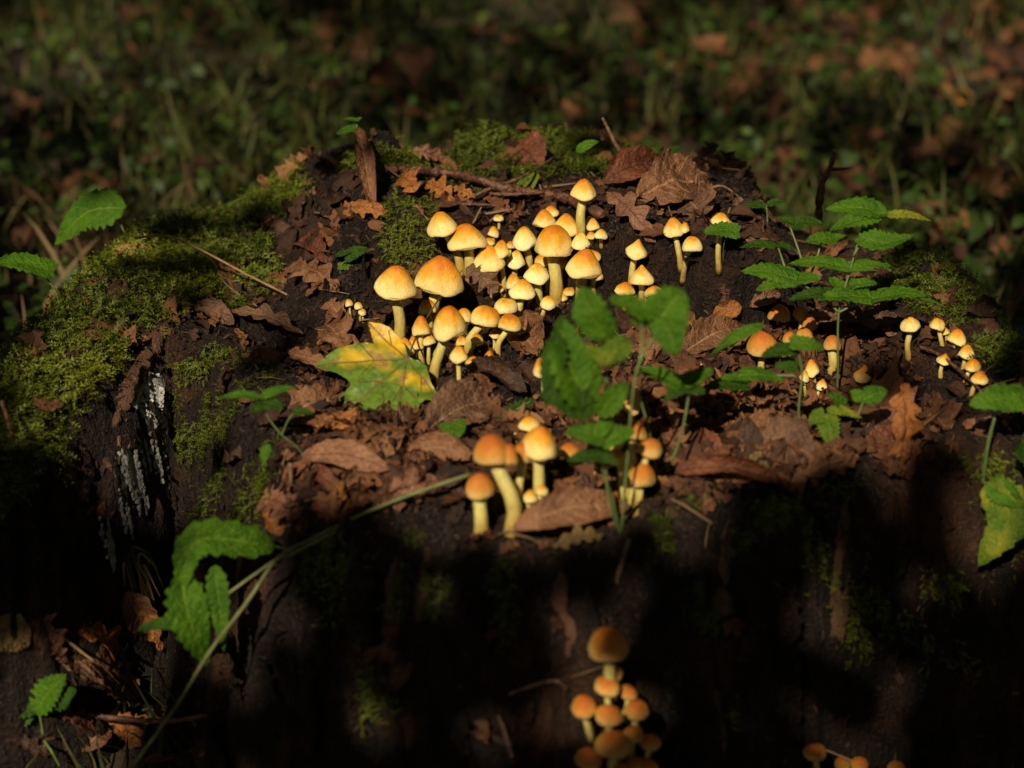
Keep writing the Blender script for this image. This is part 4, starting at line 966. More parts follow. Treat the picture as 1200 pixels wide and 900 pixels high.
plant('leafy_plant', 'leafy plant with big serrated and folded green leaves in front of the cluster', (728, 622),
      [[(728, 622, 0), (716, 580, -.005), (700, 530, -.01), (690, 480, -.005)], [(728, 622, 0), (712, 575, -.008), (708, 480, 0), (716, 400, .01)], [(728, 622, 0), (735, 540, -.004), (745, 440, .0), (768, 390, .01)], [(745, 440, 0), (752, 410, .005), (752, 372, .008)]],
      [((712, 400, .0), (680, 336, .01), .62, 'nettle', 'green', .85, {'mid': (692, 364, .0), 'side': -.5}),
       ((738, 398, .0), (684, 404, -.008), .5, 'nettle', 'ygreen', .6, {'mid': (710, 416, -.01), 'curl': -.6, 'side': .4}),
       ((757, 368, .01), (714, 350, .005), .5, 'heart', 'green', .7, {'side': .5}),
       ((770, 384, .01), (800, 340, .015), 1.05, 'heart', 'green', .9, {'mid': (782, 362, .008)}),
       ((780, 376, .008), (792, 416, .0), .95, 'heart', 'green', .85),
       ((690, 478, -.01), (656, 370, .004), .55, 'nettle', 'green', .8, {'mid': (668, 425, -.008), 'fold': .35, 'side': .45}),
       ((656, 392, -.004), (640, 478, -.014), .42, 'nettle', 'dgreen', .8, {'side': -.6}),
       ((696, 484, -.012), (630, 462, -.018), .5, 'nettle', 'dgreen', .7, {'side': -.3}),
       ((700, 488, -.012), (736, 448, -.006), .6, 'nettle', 'green', .75, {'side': .6}),
       ((706, 518, -.014), (744, 506, -.01), .7, 'heart', 'green', .45),
       ((706, 512, -.014), (662, 508, -.018), .62, 'heart', 'green', .5),
       ((702, 508, -.012), (716, 492, -.006), 1.0, 'heart', 'green', .5),
       ((706, 534, -.016), (664, 540, -.022), .42, 'heart', 'dgreen', .5),
       ((706, 534, -.016), (722, 544, -.02), .8, 'heart', 'dgreen', .5)])
plant('leafy_plant', 'low leafy sprig with three dark green leaves right of the serrated one', (772, 568),
      [[(772, 568, 0), (795, 520, -.004), (806, 470, 0), (806, 448, .004)], [(772, 568, 0), (762, 510, 0), (750, 462, 0), (760, 447, 0)]],
      [((800, 452, .0), (744, 434, .004), .42, 'heart', 'green', .4), ((802, 450), (836, 434, .006), .6, 'heart', 'green', .4), ((806, 452), (778, 470, -.01), .5, 'heart', 'dgreen', .4), ((804, 454), (826, 462, -.01), .6, 'heart', 'dgreen', .4)])
plant('leafy_plant', 'tall leafy plant with many tiers of green leaves on the right of the stump', (981, 472),
      [[(981, 472, 0), (982, 430, -.002), (983, 366, -.004), (996, 318, 0), (1006, 282, .004), (1012, 258, .006)], [(983, 366, -.004), (960, 345, 0), (932, 330, 0)], [(1000, 300, .0), (1020, 266, .006), (1036, 254, .008)],
       [(983, 366, -.004), (1012, 352, -.004), (1040, 346, -.008)], [(945, 328, .01), (938, 300, .02), (926, 266, .03)], [(950, 322, .01), (958, 300, .02), (962, 284, .024)], [(925, 330, .01), (918, 308, .02), (912, 290, .024)]],
      [((1040, 251, .008), (966, 246, .014), .42, 'nettle', 'green', .45), ((1034, 254, .006), (972, 270, -.004), .36, 'nettle', 'green', .4),
       ((1034, 252, .008), (1092, 259, .014), .2, 'nettle', 'ygreen', .5), ((1008, 276, .004), (1070, 276, 0), .42, 'heart', 'green', .45, {'mid': (1035, 284, -.004)}),
       ((968, 282, .024), (994, 278, .026), .5, 'heart', 'green', .4), ((978, 280, .024), (944, 284, .016), .5, 'heart', 'green', .45),
       ((930, 262, .03), (910, 256, .034), .7, 'heart', 'dgreen', .4), ((930, 262, .03), (964, 262, .03), .5, 'heart', 'dgreen', .4),
       ((912, 288, .024), (866, 290, .02), .28, 'nettle', 'dgreen', .4), ((912, 286, .024), (932, 294, .02), .5, 'heart', 'dgreen', .4),
       ((996, 315, 0), (924, 309, .004), .3, 'heart', 'green', .35), ((994, 315, 0), (1044, 312, .004), .38, 'heart', 'green', .35),
       ((934, 328, 0), (868, 318, .004), .42, 'heart', 'green', .4), ((934, 330, 0), (886, 340, -.008), .36, 'heart', 'green', .4),
       ((934, 328, 0), (962, 326, 0), .7, 'heart', 'green', .4), ((980, 344, -.004), (924, 352, -.008), .34, 'heart', 'dgreen', .35),
       ((985, 338, 0), (972, 324, .006), 1.0, 'heart', 'green', .35), ((995, 334, 0), (1028, 332, .004), .55, 'heart', 'green', .35),
       ((1024, 350, -.006), (956, 351, -.01), .4, 'heart', 'green', .35), ((1022, 350, -.006), (1086, 347, -.022), .42, 'heart', 'green', .35),
       ((1078, 350, -.022), (1104, 358, -.026), .2, 'blade', 'green', .4)])
plant('leafy_plant', 'small lower shoots with green and yellow green leaves at the foot of the tall plant', (940, 520),
      [[(940, 520, 0), (936, 480, 0), (940, 440, 0), (936, 412, 0)], [(981, 472, .0), (976, 490, -.003), (966, 488, -.005)], [(1003, 492, 0), (1008, 480, 0), (1012, 470, 0)], [(934, 440, 0), (900, 440, 0), (866, 440, -.004)]],
      [((926, 402, -.002), (966, 410, -.004), .5, 'heart', 'green', .5), ((930, 410, 0), (892, 418, -.004), .5, 'heart', 'dgreen', .5), ((934, 430, 0), (908, 428, 0), .7, 'heart', 'dgreen', .6),
       ((1012, 470, 0), (996, 458, .004), .8, 'nettle', 'green', .6), ((1010, 470, 0), (1040, 458, .004), .75, 'nettle', 'green', .6),
       ((966, 486, -.004), (948, 496, -.008), .9, 'heart', 'ygreen', .8), ((968, 484, -.004), (976, 528, -.016), .6, 'nettle', 'ygreen', .85), ((968, 480, -.004), (1010, 490, -.006), .3, 'nettle', 'ygreen', .6),
       ((988, 476, 0), (970, 462, 0), .8, 'heart', 'green', .4),
       ((868, 440, -.004), (918, 446, -.002), .45, 'heart', 'green', .35), ((880, 446, -.004), (842, 444, -.006), .4, 'heart', 'green', .35), ((876, 452, -.006), (822, 456, -.012), .4, 'heart', 'dgreen', .35),
       ((896, 380, .004), (832, 416, -.002), .22, 'blade', 'green', .6)])
plant('leafy_plant', 'pair of green leaves on a thick stem at the right edge', (1152, 560),
      [[(1152, 560, 0), (1158, 520, -.004), (1166, 488, -.006)], [(1152, 560, 0), (1154, 566, -.008), (1160, 572, -.012)]],
      [((1205, 466, -.006), (1136, 474, -.012), .52, 'heart', 'green', .5, {'mid': (1170, 468, -.01)}), ((1156, 565, -.012), (1146, 664, -.03), .5, 'nettle', 'ygreen', .9, {'mid': (1182, 606, -.026), 'curl': -.5}), ((1156, 566, -.012), (1200, 596, -.028), .6, 'nettle', 'green', .8), ((1196, 520, -.01), (1225, 560, -.01), .7, 'heart', 'dgreen', .6)], r=.0018)
plant('curled_leaf_sprig', 'large curled serrated green leaf hanging over the front left side', (342, 640),
      [[(342, 640, 0), (330, 642, -.006), (318, 640, -.01)]],
      [((322, 640, -.01), (210, 700, -.04), .25, 'nettle', 'green', .8, {'mid': (232, 634, -.03), 'fold': .45, 'curl': -.2}), ((212, 672, -.036), (243, 780, -.045), .42, 'nettle', 'green', .85, {'mid': (222, 726, -.046)}),
       ((252, 662, -.03), (262, 764, -.045), .25, 'nettle', 'green', .85), ((206, 732, -.04), (160, 738, -.036), .35, 'heart', 'dgreen', .5)])
plant('small_sprig', 'small sprig with four green leaves left of the maple leaf', (368, 540),
      [[(368, 540, 0), (348, 524, -.004), (330, 510, -.006)], [(330, 510, -.006), (338, 492, -.006), (344, 484, -.006)], [(330, 510, -.006), (316, 492, -.006), (306, 474, -.006)]],
      [((306, 466, -.006), (256, 466, -.004), .24, 'nettle', 'green', .45), ((304, 466, -.006), (347, 454, -.002), .28, 'nettle', 'green', .45), ((308, 472, -.006), (332, 480, -.012), .7, 'nettle', 'dgreen', .5), ((310, 474, -.006), (292, 484, -.014), .6, 'nettle', 'dgreen', .5), ((342, 482, -.006), (368, 486, -.008), .5, 'nettle', 'dgreen', .45), ((314, 520, -.006), (308, 546, -.014), .5, 'nettle', 'green', .8)], r=.0007)
plant('seedling', 'tiny seedling with three leaves on the back left rim', (422, 190), [[(422, 190, 0), (420, 165, 0), (418, 146, 0)]],
      [((419, 150), (394, 157), .4, 'heart', 'green', .5), ((419, 141), (402, 140), .3, 'heart', 'green', .5), ((419, 141), (424, 138), .8, 'heart', 'green', .5), ((420, 156), (427, 156), .8, 'heart', 'green', .5)], r=.0008)
plant('seedling', 'single small green leaf on a short stalk below the wrinkled brown leaf', (533, 522), [[(533, 522, 0), (531, 512, 0), (530, 504, 0)]],
      [((531, 507), (546, 494), .9, 'heart', 'green', .8), ((531, 507), (514, 498), .7, 'heart', 'green', .8)], r=.0008)
plant('fern_sprig', 'feathery green frond left of the big serrated leaf', (580, 500), [[(580, 500, 0), (600, 484, 0), (622, 470, 0)]],
      [((578, 500), (628, 468, 0), .3, 'frond', 'dgreen', .8), ((590, 505), (618, 500), .5, 'heart', 'dgreen', .5)], r=.0006)
plant('resting_leaf', 'small green leaf lying across the stem of a mushroom on the right', (848, 300), [[(848, 300, 0), (848, 290, -.008), (850, 279, -.012)]],
      [((866, 272, -.013), (824, 272, -.013), .5, 'heart', 'green', .55)], r=.0006)
plant('seedling', 'small dark leafed seedling on the back right rim', (900, 262), [[(900, 262, 0), (899, 250, 0), (898, 240, 0)]],
      [((898, 240), (864, 244), .35, 'nettle', 'dgreen', .45), ((898, 240), (918, 236), .5, 'nettle', 'dgreen', .45)], r=.0008)
plant('seedling', 'two leafed seedling on the back rim right of the moss cushions', (782, 200), [[(782, 200, 0), (782, 190, 0), (782, 180, 0)]],
      [((782, 182), (800, 172), .6, 'heart', 'dgreen', .5), ((782, 182), (755, 178), .5, 'heart', 'dgreen', .5)], r=.0008)
plant('small_sprig', 'pale green leaf scrap between red leaf and branch on the back rim', (628, 218), [[(628, 218, 0), (626, 214, 0), (624, 210, 0)]],
      [((612, 222, -.004), (632, 204, -.004), .7, 'heart', 'ygreen', .8), ((634, 228, -.004), (656, 232, -.004), .35, 'blade', 'dgreen', .5), ((675, 178, 0), (702, 166, 0), .5, 'nettle', 'green', .5)], r=.0006)
plant('small_sprig', 'green leaves half buried at the left of the main cluster', (398, 320), [[(398, 320, 0), (400, 312, 0), (404, 306, 0)]],
      [((396, 312), (420, 316), .4, 'heart', 'ygreen', .6), ((404, 302), (432, 292), .5, 'heart', 'dgreen', .7), ((392, 300), (412, 296), .4, 'blade', 'dgreen', .6)], r=.0006)
plant('bramble_sprig', 'serrated green leaves in the hollow at the bottom left', (50, 860), [[(50, 860, 0), (48, 845, 0), (44, 832, 0)], [(50, 860, 0), (60, 880, -.01), (70, 898, -.01)]],
      [((40, 836), (78, 790), .5, 'nettle', 'green', .8), ((60, 828), (90, 808), .7, 'nettle', 'dgreen', .7), ((44, 834), (-4, 834), .45, 'nettle', 'dgreen', .6), ((40, 838), (4, 856), .5, 'nettle', 'green', .6), ((30, 896), (48, 882), .6, 'nettle', 'green', .6)])

# ------------------------------------------------------------ vines, stalks, twigs
def runner(name, label, pts, r0, r1, mat, cat, n=30, wob=.12, extra=()):
    Q = [hit(p[0], p[1], p[2] if len(p) > 2 else .003) for p in pts]
    V, F, UV = tube_geo(Q, r0, r1, n, 8, wob, seed=abs(int(pts[0][0])))
    o = mk(name, V, F, M[mat], None, UV, True, Q[0]); tag(o, label, cat)
    for k, (ep, a, b_) in enumerate(extra):
        Q2 = [hit(p[0], p[1], p[2] if len(p) > 2 else .003) for p in ep]
        V, F, UV = tube_geo(Q2, a, b_, 12, 7, wob, seed=k+5); mk('side_twig', V, F, M[mat], o, UV, True, Q[0])
    return o
def free(name, label, pts, ref, r0, r1, mat, cat, n=24, extra=(), wob=.12):
    b0 = hit(*ref); f = lambda p: onplane(p[0], p[1], b0.y+(p[2] if len(p) > 2 else 0))
    Q = [f(p) for p in pts]; V, F, UV = tube_geo(Q, r0, r1, n, 8, wob, seed=abs(int(pts[0][0])))
    o = mk(name, V, F, M[mat], None, UV, True, Q[0]); tag(o, label, cat)
    for k, (ep, a, b_) in enumerate(extra):
        V, F, UV = tube_geo([f(p) for p in ep], a, b_, 12, 7, wob, seed=k+5); mk('side_twig', V, F, M[mat], o, UV, True, Q[0])
    return o
free('vine', 'pale green vine running over the front left edge down to the ground', [(552, 556, .01), (500, 573, 0), (430, 600, -.006), (365, 632, -.012), (325, 655, -.02), (290, 705, -.035), (245, 765, -.045), (205, 830, -.05), (150, 905, -.055)], (420, 600), .0014, .0011, 'vine', 'vine', 50,
     [([(325, 655, -.02), (300, 672, -.025), (268, 695, -.03)], .0011, .0008)], .05)
free('vine', 'short second vine lying against the long pale green one', [(395, 622, -.004), (350, 645, -.012), (322, 658, -.018)], (380, 622), .0013, .001, 'vine', 'vine', 14, (), .05)
free('dead_leaf', 'narrow brown bud like leaf hanging under the vine fork', [(308, 690, 0), (302, 708, 0), (292, 726, 0)], (300, 690), .0028, .001, 'drytwig', 'dead leaf', 10)
free('dry_stalk', 'long straw coloured dry stalk arching across the moss into the hollow', [(158, 279, -.02), (195, 276, 0), (232, 291, .0), (290, 322, 0), (350, 352, .0), (400, 376, .0), (425, 388, .0)], (330, 350), .0009, .0007, 'straw_stem', 'dry stalk', 40)
runner('dry_stalk', 'short forked pale stalk lying on the moss', [(236, 304, .01), (252, 318, .008), (262, 338, .008), (280, 352, .006), (302, 364, .004)], .0007, .0005, 'drytwig', 'dry stalk', extra=[([(268, 338, .006), (300, 333, .006), (338, 322, .006)], .0005, .0004)])
runner('fallen_branch', 'knobbly red brown branch lying along the back of the main cluster', [(452, 213, .012), (490, 214, .012), (530, 219, .012), (560, 226, .012), (590, 236, .012), (625, 238, .01), (665, 246, .01), (705, 262, .008)],   .0028, .0032, 'twig', 'branch', 90, .4,
       [([(590, 232, .012), (620, 224, .016), (648, 210, .02)], .0014, .0008), ([(556, 240, .008), (580, 234, .012), (600, 230, .012)], .0018, .0012), ([(452, 213, .014), (470, 221, .01), (482, 226, .01)], .001, .0007), ([(530, 248, .006), (560, 247, .006), (590, 250, .006)], .0012, .0008), ([(575, 240, .01), (600, 246, .014), (640, 241, .012)], .0016, .001)])
free('dead_twig', 'forked brown twig standing upright behind the tall leafy plant', [(960, 262, .0), (960, 238, 0), (965, 212, 0), (973, 195, 0), (978, 177, 0)], (935, 292), .0032, .0018, 'twig', 'twig', 24, [([(972, 198, 0), (984, 198, 0), (998, 196, 0)], .0017, .0008), ([(968, 207, 0), (963, 204, 0), (960, 200, 0)], .0014, .0006)], .25)
free('dead_twig', 'pale curved stalk curling up from the folded red brown leaf on the back rim', [(752, 206, 0), (735, 188, 0), (722, 170, 0), (712, 150, 0), (706, 138, 0)], (752, 210), .002, .001, 'drytwig', 'twig', 20, [([(746, 198, 0), (735, 182, 0), (728, 178, 0)], .0012, .0006)])
free('dead_twig', 'thin twig leaning out from the back right rim', [(818, 226, 0), (845, 218, 0), (868, 232, 0)], (822, 232), .0013, .0006, 'drytwig', 'twig', 14)
runner('dead_twig', 'thin brown twig lying below the row of mushrooms on the right', [(1076, 420, .01), (1098, 432, .012), (1122, 448, .01), (1148, 470, .008)], .0013, .0009, 'twig', 'twig')
free('dead_twig', 'straight pale twig leaning on the front face above the topmost cap', [(738, 632, .0), (728, 662, -.004), (720, 690, -.006), (714, 722, -.008)], (738, 640), .0014, .0018, 'drytwig', 'twig', 18)
runner('dead_twig', 'thin dark twig sticking out left of the clump on the front face', [(596, 822, .006), (625, 814, .008), (650, 806, .006), (664, 812, .004)], .001, .0012, 'drytwig', 'twig')
runner('dead_twig', 'short twig pointing down at the bottom of the front face', [(584, 852, .01), (592, 872, .01), (600, 900, .01)], .0013, .0014, 'drytwig', 'twig')
free('dead_twig', 'thin red stem bending down the left edge of the picture', [(2, 470, 0), (14, 510, 0), (29, 575, 0), (27, 620, 0), (18, 680, 0), (6, 745, 0), (0, 790, 0)], (60, 600), .0015, .001, 'twig', 'twig', 34)
free('dead_twig', 'dark stick lying across the bottom left hollow', [(-10, 812, 0), (50, 828, 0), (120, 840, 0), (190, 845, -.004), (250, 838, -.008)], (100, 830), .002, .0018, 'twig', 'twig', 30, (), .2)
free('dry_stalk', 'bent dry grass stem in front of the left root', [(14, 700, 0), (50, 728, 0), (88, 758, 0), (110, 775, 0)], (70, 745), .0013, .0009, 'straw_stem', 'dry stalk')
free('dry_stalk', 'thin bent stalk among the bunch of leaves on the front left edge', [(337, 526, 0), (326, 560, 0), (314, 590, 0), (304, 640, 0)], (330, 560), .0008, .0006, 'drytwig', 'dry stalk')
free('dry_stalk', 'upright leaf stalk above the bunch on the front left edge', [(340, 543, 0), (341, 565, 0), (338, 590, 0)], (340, 580), .0013, .001, 'drytwig', 'dry stalk')
free('dry_stalk', 'thin arching stem beside the lowest cap near the bottom right', [(922, 906, 0), (938, 889, 0), (960, 878, 0), (985, 886, 0), (1010, 897, 0)], (960, 890), .0006, .0005, 'straw_stem', 'dry stalk')
free('dry_stalk', 'fine needle leaning up to the left of the pale capped mushroom', [(487, 240, 0), (495, 250, 0), (503, 259, -.002)], (495, 262), .0009, .0006, 'drytwig', 'dry stalk', 8)
free('dry_stalk', 'needle standing up beside the tiniest pale mushroom', [(700, 390, 0), (720, 402, 0), (745, 428, 0)], (720, 420), .0007, .0005, 'straw_stem', 'dry stalk', 10)
# grass tuft at the foot of the left root
g0 = hit(172, 712); ge = empty('grass_tuft', g0); tag(ge, 'small tuft of arching grass at the foot of the left root', 'grass tuft')
for k, (x, y, x2, y2) in enumerate([(146, 660, 146, 690), (150, 652, 160, 655), (163, 650, 185, 668), (175, 655, 192, 690), (160, 660, 172, 680), (155, 645, 178, 650), (168, 662, 188, 700)]):
    Q = [g0+Vector((.002*(k-3), 0, 0)), P(x, y, g0, -.004), P(x2, y2, g0, -.012)]
    V, F, UV = leaf_geo([tuple(q) for q in Q], .035, 'blade', facing=.8, nu=14, nv=1, seed=k); mk('blade', V, F, M['grass' if k % 2 else 'straw'], ge, UV, True, g0)

# ------------------------------------------------------------ the forest floor behind
rs = np.random.RandomState(31)
def floor_points(n, ymin, ymax, spread, rs, clump=None):
    y = ymin+(ymax-ymin)*rs.uniform(0, 1, n)**1.2; x = rs.uniform(-1, 1, n)*(.28*(y+1.2)+spread)
    if clump is not None:
        k = fbm(x*2.6, y*2.6, clump, 3) > rs.uniform(-.6, .45, n); x = x[k]; y = y[k]
    inside = sdf(x, y, OUT) < .03; x = x[~inside]; y = y[~inside]
    z = ground_height(x, y); return np.stack([x, y, z], 1)
BT = []; BF = []
for i in range(6):
    u = i/5; w_ = .022*(1-u**1.6)+.0012; BT += [(-w_, .45*u*u, u-.22*u**3), (w_, .45*u*u, u-.22*u**3)]
    if i: BF.append((2*i-2, 2*i-1, 2*i+1, 2*i))
BT = np.array(BT); BF = np.array(BF)
def upframes(n, rs, tilt=.25):
    a = rs.uniform(0, 2*math.pi, n); z = np.stack([rs.normal(0, tilt, n), rs.normal(0, tilt, n), np.ones(n)], 1); z /= np.linalg.norm(z, axis=1)[:, None]
    x0 = np.stack([np.cos(a), np.sin(a), np.zeros(n)], 1); y = np.cross(z, x0); y /= np.linalg.norm(y, axis=1)[:, None]; x = np.cross(y, z); return np.stack([x, y, z], 2)
gp = floor_points(42000, -.3, 3.6, .5, rs, 41)
hgt = rs.uniform(.03, .12, len(gp))*(1+.35*np.clip(fbm(gp[:, 0]*3.3, gp[:, 1]*3.3, 88, 3)*2, 0, 1)); hgt = np.where(gp[:, 1] < .45, hgt*.55, hgt)
tag(scatter('grass', BT, BF, gp, upframes(len(gp), rs, .35), hgt, M['grass'], smooth_=False), 'loose green grass growing on the forest floor behind the stump', None, None, 'stuff')
wl, wf, _ = leaf_geo([(0, -.5, 0), (0, 0, .1), (0, .5, 0)], .55, 'beech', facing=0, nu=4, nv=1, seed=9, up=(0, 0, 1))
wp = floor_points(23000, .3, 3.4, .4, rs, 43); wp[:, 2] += rs.uniform(.01, .07, len(wp))
tag(scatter('undergrowth', wl, wf, wp, frames(np.tile((0, -.2, 1.), (len(wp), 1)), rs, .45), rs.uniform(.008, .03, len(wp)), M['weed'], smooth_=True), 'low green herb leaves on the forest floor', None, None, 'stuff')
dp = floor_points(2600, -.4, 3.4, .4, rs, 47); dsc = np.where(dp[:, 1] < .35, .35, 1.0); dp[:, 2] += rs.uniform(.003, .05, len(dp))*dsc
tag(scatter('leaf_litter', sv, sf, dp, frames(np.tile((0, -.1, 1.), (len(dp), 1)), rs, .4), rs.uniform(.03, .075, len(dp))*dsc, M['litter']), 'brown leaf litter covering the forest floor', None, None, 'stuff')
# dead grass at the left
dg = np.stack([rs.uniform(-.62, -.36, 240), rs.uniform(.35, .95, 240), np.full(240, -.23)], 1); dg[:, 2] = ground_height(dg[:, 0], dg[:, 1])
tag(scatter('dry_grass', BT, BF, dg, upframes(240, rs, .45), rs.uniform(.06, .16, 240), M['straw'], smooth_=False), 'pale dry grass beside the left of the stump', None, None, 'stuff')
bgl = [((905, 40), .07, 'orange', 'bright brown leaf on the floor near the top right of the picture'), ((625, 70), .05, 'tan', None), ((100, 155), .06, 'tan', None), ((45, 30), .06, 'orange', None), ((285, 130), .05, 'pink', None), ((340, 50), .08, 'tan', None), ((215, 155), .05, 'orange', None),
       ((490, 130), .10, 'pink', 'long pinkish leaf standing on the floor just behind the back rim'), ((860, 12), .08, 'pink', None), ((780, 85), .05, 'orange', None), ((950, 95), .05, 'pink', None), ((1120, 130), .06, 'orange', None), ((1180, 60), .06, 'tan', None), ((1130, 240), .05, 'red', None),
       ((640, 130), .05, 'red', None), ((690, 95), .05, 'tan', None), ((160, 80), .06, 'red', None), ((60, 230), .05, 'tan', None), ((120, 230), .04, 'red', None), ((560, 45), .06, 'red', None), ((720, 30), .06, 'tan', None), ((1010, 30), .06, 'red', None), ((430, 100), .05, 'red', None), ((230, 30), .05, 'tan', None),
       ((1195, 190), .06, 'pink', None), ((1060, 80), .05, 'tan', None), ((20, 120), .05, 'pink', None), ((180, 200), .05, 'pink', None), ((380, 150), .05, 'red', None), ((850, 150), .05, 'red', None), ((1010, 170), .05, 'red', None), ((740, 140), .04, 'orange', None), ((90, 300), .05, 'tan', None)]
rr = random.Random(3); seen_labels = set()
CN = {'tan': 'tan', 'orange': 'orange brown', 'pink': 'pinkish', 'red': 'dark reddish'}
def place_words(px, py):
    h = ['at the far left', 'left of centre', 'near the middle', 'right of centre', 'at the far right'][min(4, int(px/240))]
    v = 'along the top edge' if py < 42 else 'high up' if py < 90 else 'halfway down' if py < 150 else 'low down near the stump' if py < 225 else 'beside the flank of the stump'
    return v+' '+h
for (px, py), ln, mt, lab in bgl:
    if lab is None:
        lab = 'blurred %s leaf, %s' % (CN[mt], place_words(px, py))
        if lab in seen_labels: lab = lab.replace('blurred', 'second blurred')
        if lab in seen_labels: continue
        seen_labels.add(lab)
    c_ = hit(px, py, .015); a_ = rr.uniform(0, 6.28); d_ = Vector((math.cos(a_), math.sin(a_)*.8, rr.uniform(.1, .6))).normalized()*ln/2
    if py == 130 and px == 490: d_ = Vector((-.5, .2, .85)).normalized()*ln/2; c_ += Vector((0, 0, .03))
    V, F, UV = leaf_geo([tuple(c_-d_), tuple(c_+Vector((0, 0, .006))), tuple(c_+d_)], rr.uniform(.5, .75), rr.choice(['oak', 'beech', 'scrap']), facing=.45, curl=.4, crum=.12, seed=abs(int(px)))
    o = mk('fallen_leaf', V, F, M[mt], None, UV, True, c_); tag(o, lab, 'dead leaf', 'brown leaves lying in the grass behind the stump')
def floor_stick(label, a, b_, r, mat):
    A = hit(*a, .02); B = hit(*b_, .01); V, F, UV = tube_geo([A, (A+B)/2+Vector((0, 0, .006)), B], r, r*.7, 16, 8, .2, seed=int(a[0])); tag(mk('fallen_stick', V, F, M[mat], None, UV, True, A), label, 'stick')
floor_stick('pale straight stick lying on the floor behind the left shoulder of the stump', (168, 100), (235, 212), .0055, 'drytwig')
floor_stick('thin pale stick standing in the grass behind the back rim', (538, 80), (545, 145), .0022, 'drytwig')
floor_stick('short pale stick near the top centre left of the picture', (345, 10), (380, 55), .004, 'drytwig')
# ------------------------------------------------------------ unseen tree added to shape the sunlight, and the canopy around
def leafquads(n, rs, size):
    TV = np.array([(-.5, 0, 0), (-.28, .35, .04), (0, .62, .0), (.28, .35, .04), (.5, 0, 0), (.28, -.35, .04), (0, -.5, 0), (-.28, -.35, .04)])
    TF = np.array([(0, 1, 6, 7), (1, 2, 3, 6), (3, 4, 5, 6)])
    return TV, TF
LIT = [  # patches meant to be sunlit, with the share of bough leaves left out
 ([(395, 235), (470, 175), (620, 170), (760, 190), (905, 235), (930, 300), (880, 350), (850, 460), (1020, 500), (1110, 470), (1115, 520), (1000, 560), (870, 560), (770, 610), (690, 655), (540, 650), (440, 600), (350, 610), (330, 520), (350, 420), (330, 330)], 1.0),
 ([(1020, 290), (1190, 330), (1195, 480), (1090, 480), (1045, 440)], .95),
 ([(930, 220), (1110, 230), (1090, 370), (870, 360), (860, 270)], .8),
 ([(10, 560), (10, 450), (100, 320), (220, 215), (380, 170), (420, 240), (330, 370), (300, 520), (330, 600), (200, 640), (150, 700), (90, 660), (60, 560)], .93),
 ([(630, 690), (800, 690), (800, 905), (630, 905)], .7),
 ([(815, 590), (875, 590), (865, 770), (820, 770)], .8),
 ([(470, 630), (515, 630), (505, 750), (470, 750)], .7),
 ([(750, 590), (805, 590), (800, 720), (760, 720)], .6),
 ([(0, 690), (190, 690), (170, 905), (0, 905)], .4),
]
def openness(P, rs):
    a = np.array([P]); px, py, d = project(a); px = px[0]; py = py[0]
    if P.y > .5 and (py < 330):
        return .7+.4*float(vnoise(np.array(P.x*3.1), np.array(P.y*3.1), 77))
    o = .09 if py > 560 else .0
    for poly, k in LIT:
        if inpoly(np.array([px]), np.array([py]), poly)[0]: o = max(o, k)
    return o
def sun_boughs():  # leaves kept where shade is wanted, left out where sun should fall
    rs = np.random.RandomState(5); u = S.cross(Vector((0, 0, 1))).normalized(); v = u.cross(S).normalized()
    pos = []; big = []; target = Vector((0, .1, 0))
    n = 44000
    Qp = np.array([tuple(q) for q, r in PROT]); Qr = np.array([r for q, r in PROT]); U_ = np.array(u); V_ = np.array(v); qa = Qp@U_; qb = Qp@V_
    for i in range(n):
        a = rs.uniform(-2.1, 2.1); b = rs.uniform(-1.0, 2.9); t = rs.uniform(2.2, 3.4)
        p = target+u*a+v*b+S*t
        pa = p.dot(u); pb = p.dot(v)
        dq = (np.hypot(qa-pa, qb-pb)-Qr).min()
        if dq < .022: continue
        o = 1
        h, _ = cast(p, -S)
        if h is not None and h.y < 6:
            o = openness(h, rs)
            if rs.rand() < o: continue
        pos.append(p); big.append(1.15 if (o <= .1 and dq > .06) else 1.0)
    pos = np.array([tuple(p) for p in pos])
    TV, TF = leafquads(0, rs, 0)
    rot = frames(np.tile(np.array(S), (len(pos), 1)), rs, .35)
    return pos, TV, TF, rot, rs.uniform(.03, .055, len(pos))*np.array(big)
pos, TV, TF, rot, scl = sun_boughs()
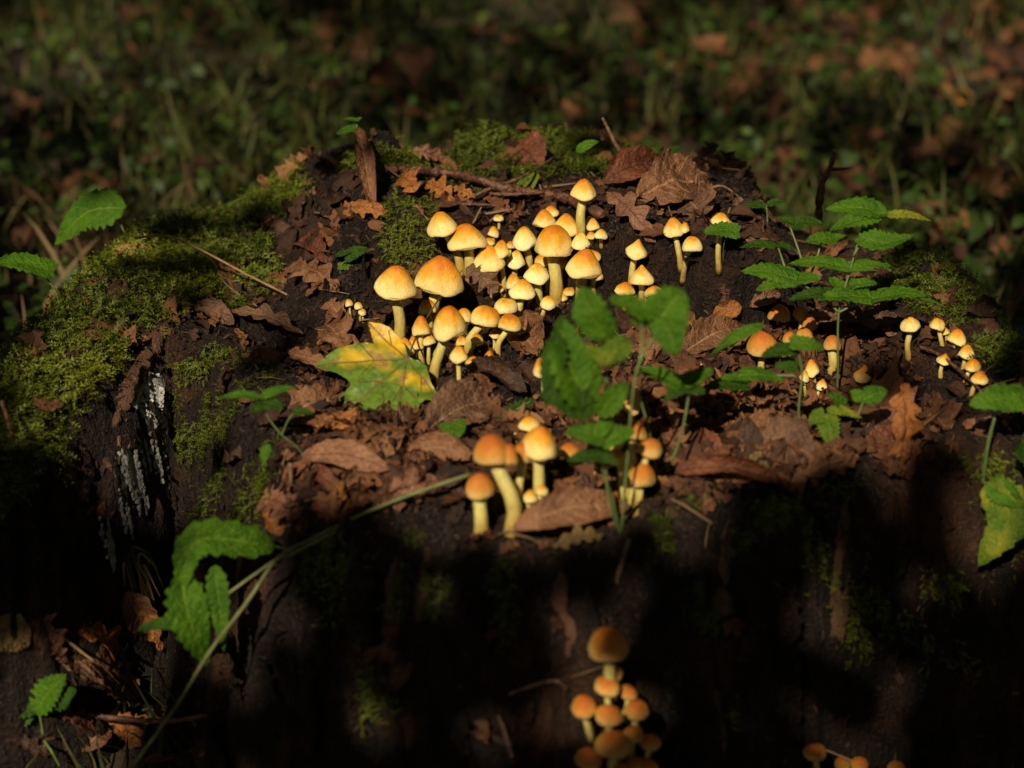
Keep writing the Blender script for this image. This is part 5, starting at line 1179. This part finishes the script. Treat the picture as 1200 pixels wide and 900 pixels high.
tree = empty('unseen_shade_tree', (-4.2, -3.4, -.22)); tag(tree, 'unseen leafy tree added behind the viewer, its boughs shaped to pattern the sunlight', 'tree')
V, F, UV = tube_geo([(-4.2, -3.4, -.3), (-4.15, -3.35, 1.2), (-4.25, -3.3, 3.0), (-4.1, -3.4, 5.2)], .2, .08, 24, 14, .06)
mk('trunk', V, F, M['trunk'], tree, origin=tree.location)
bu = S.cross(Vector((0, 0, 1))).normalized(); bv = bu.cross(S).normalized()
for k, (a, b_, t_) in enumerate([(1.25, -.3, 2.8), (1.2, .75, 3.0), (.3, 1.75, 3.1), (-.5, 2.0, 3.0), (-1.0, 2.6, 3.0)]):
    e = tuple(Vector((0, .1, 0))+bu*a+bv*b_+S*t_)
    s0 = (-4.2, -3.35, 1.6+.55*k)
    V, F, UV = tube_geo([s0, tuple(np.array(s0)*.55+np.array(e)*.45+np.array((0, 0, .25))), e], .06, .008, 14, 8, .1, seed=k)
    mk('limb', V, F, M['trunk'], tree, origin=tree.location)
scatter('crown', TV, TF, pos-np.array(tree.location), rot, scl, M['canopy'], parent=tree, smooth_=False)
# the rest of the canopy closes over the clearing
rs = np.random.RandomState(9); n = 15000
th = rs.uniform(0, 2*math.pi, n); ce = rs.uniform(0.02, 1, n); r = rs.uniform(5.2, 7.5, n)
se = np.sqrt(1-ce**2); P = np.stack([r*se*np.cos(th), r*se*np.sin(th)+.5, r*ce*.9], 1)
sd_ = np.array(S); rel = P-np.array((0, .6, 0)); tt = rel@sd_; perp = np.linalg.norm(rel-tt[:, None]*sd_, axis=1)
cl = fbm(P[:, 0]*.8+P[:, 2], P[:, 1]*.8, 31, 3)
okm = ~((tt > 0) & (perp < 2.9)) & (cl > -.34) & ~((P[:, 1] > 1.5) & (P[:, 2] < 1.0))
P = P[okm]; nr = -P/np.linalg.norm(P, axis=1)[:, None]
scatter('forest_canopy', TV, TF, P, frames(nr, rs, .4), rs.uniform(.22, .42, len(P)), M['canopy'], smooth_=False)
tag(bpy.data.objects['forest_canopy'], 'leafy canopy of the wood closing over the clearing', 'canopy', None, 'stuff')
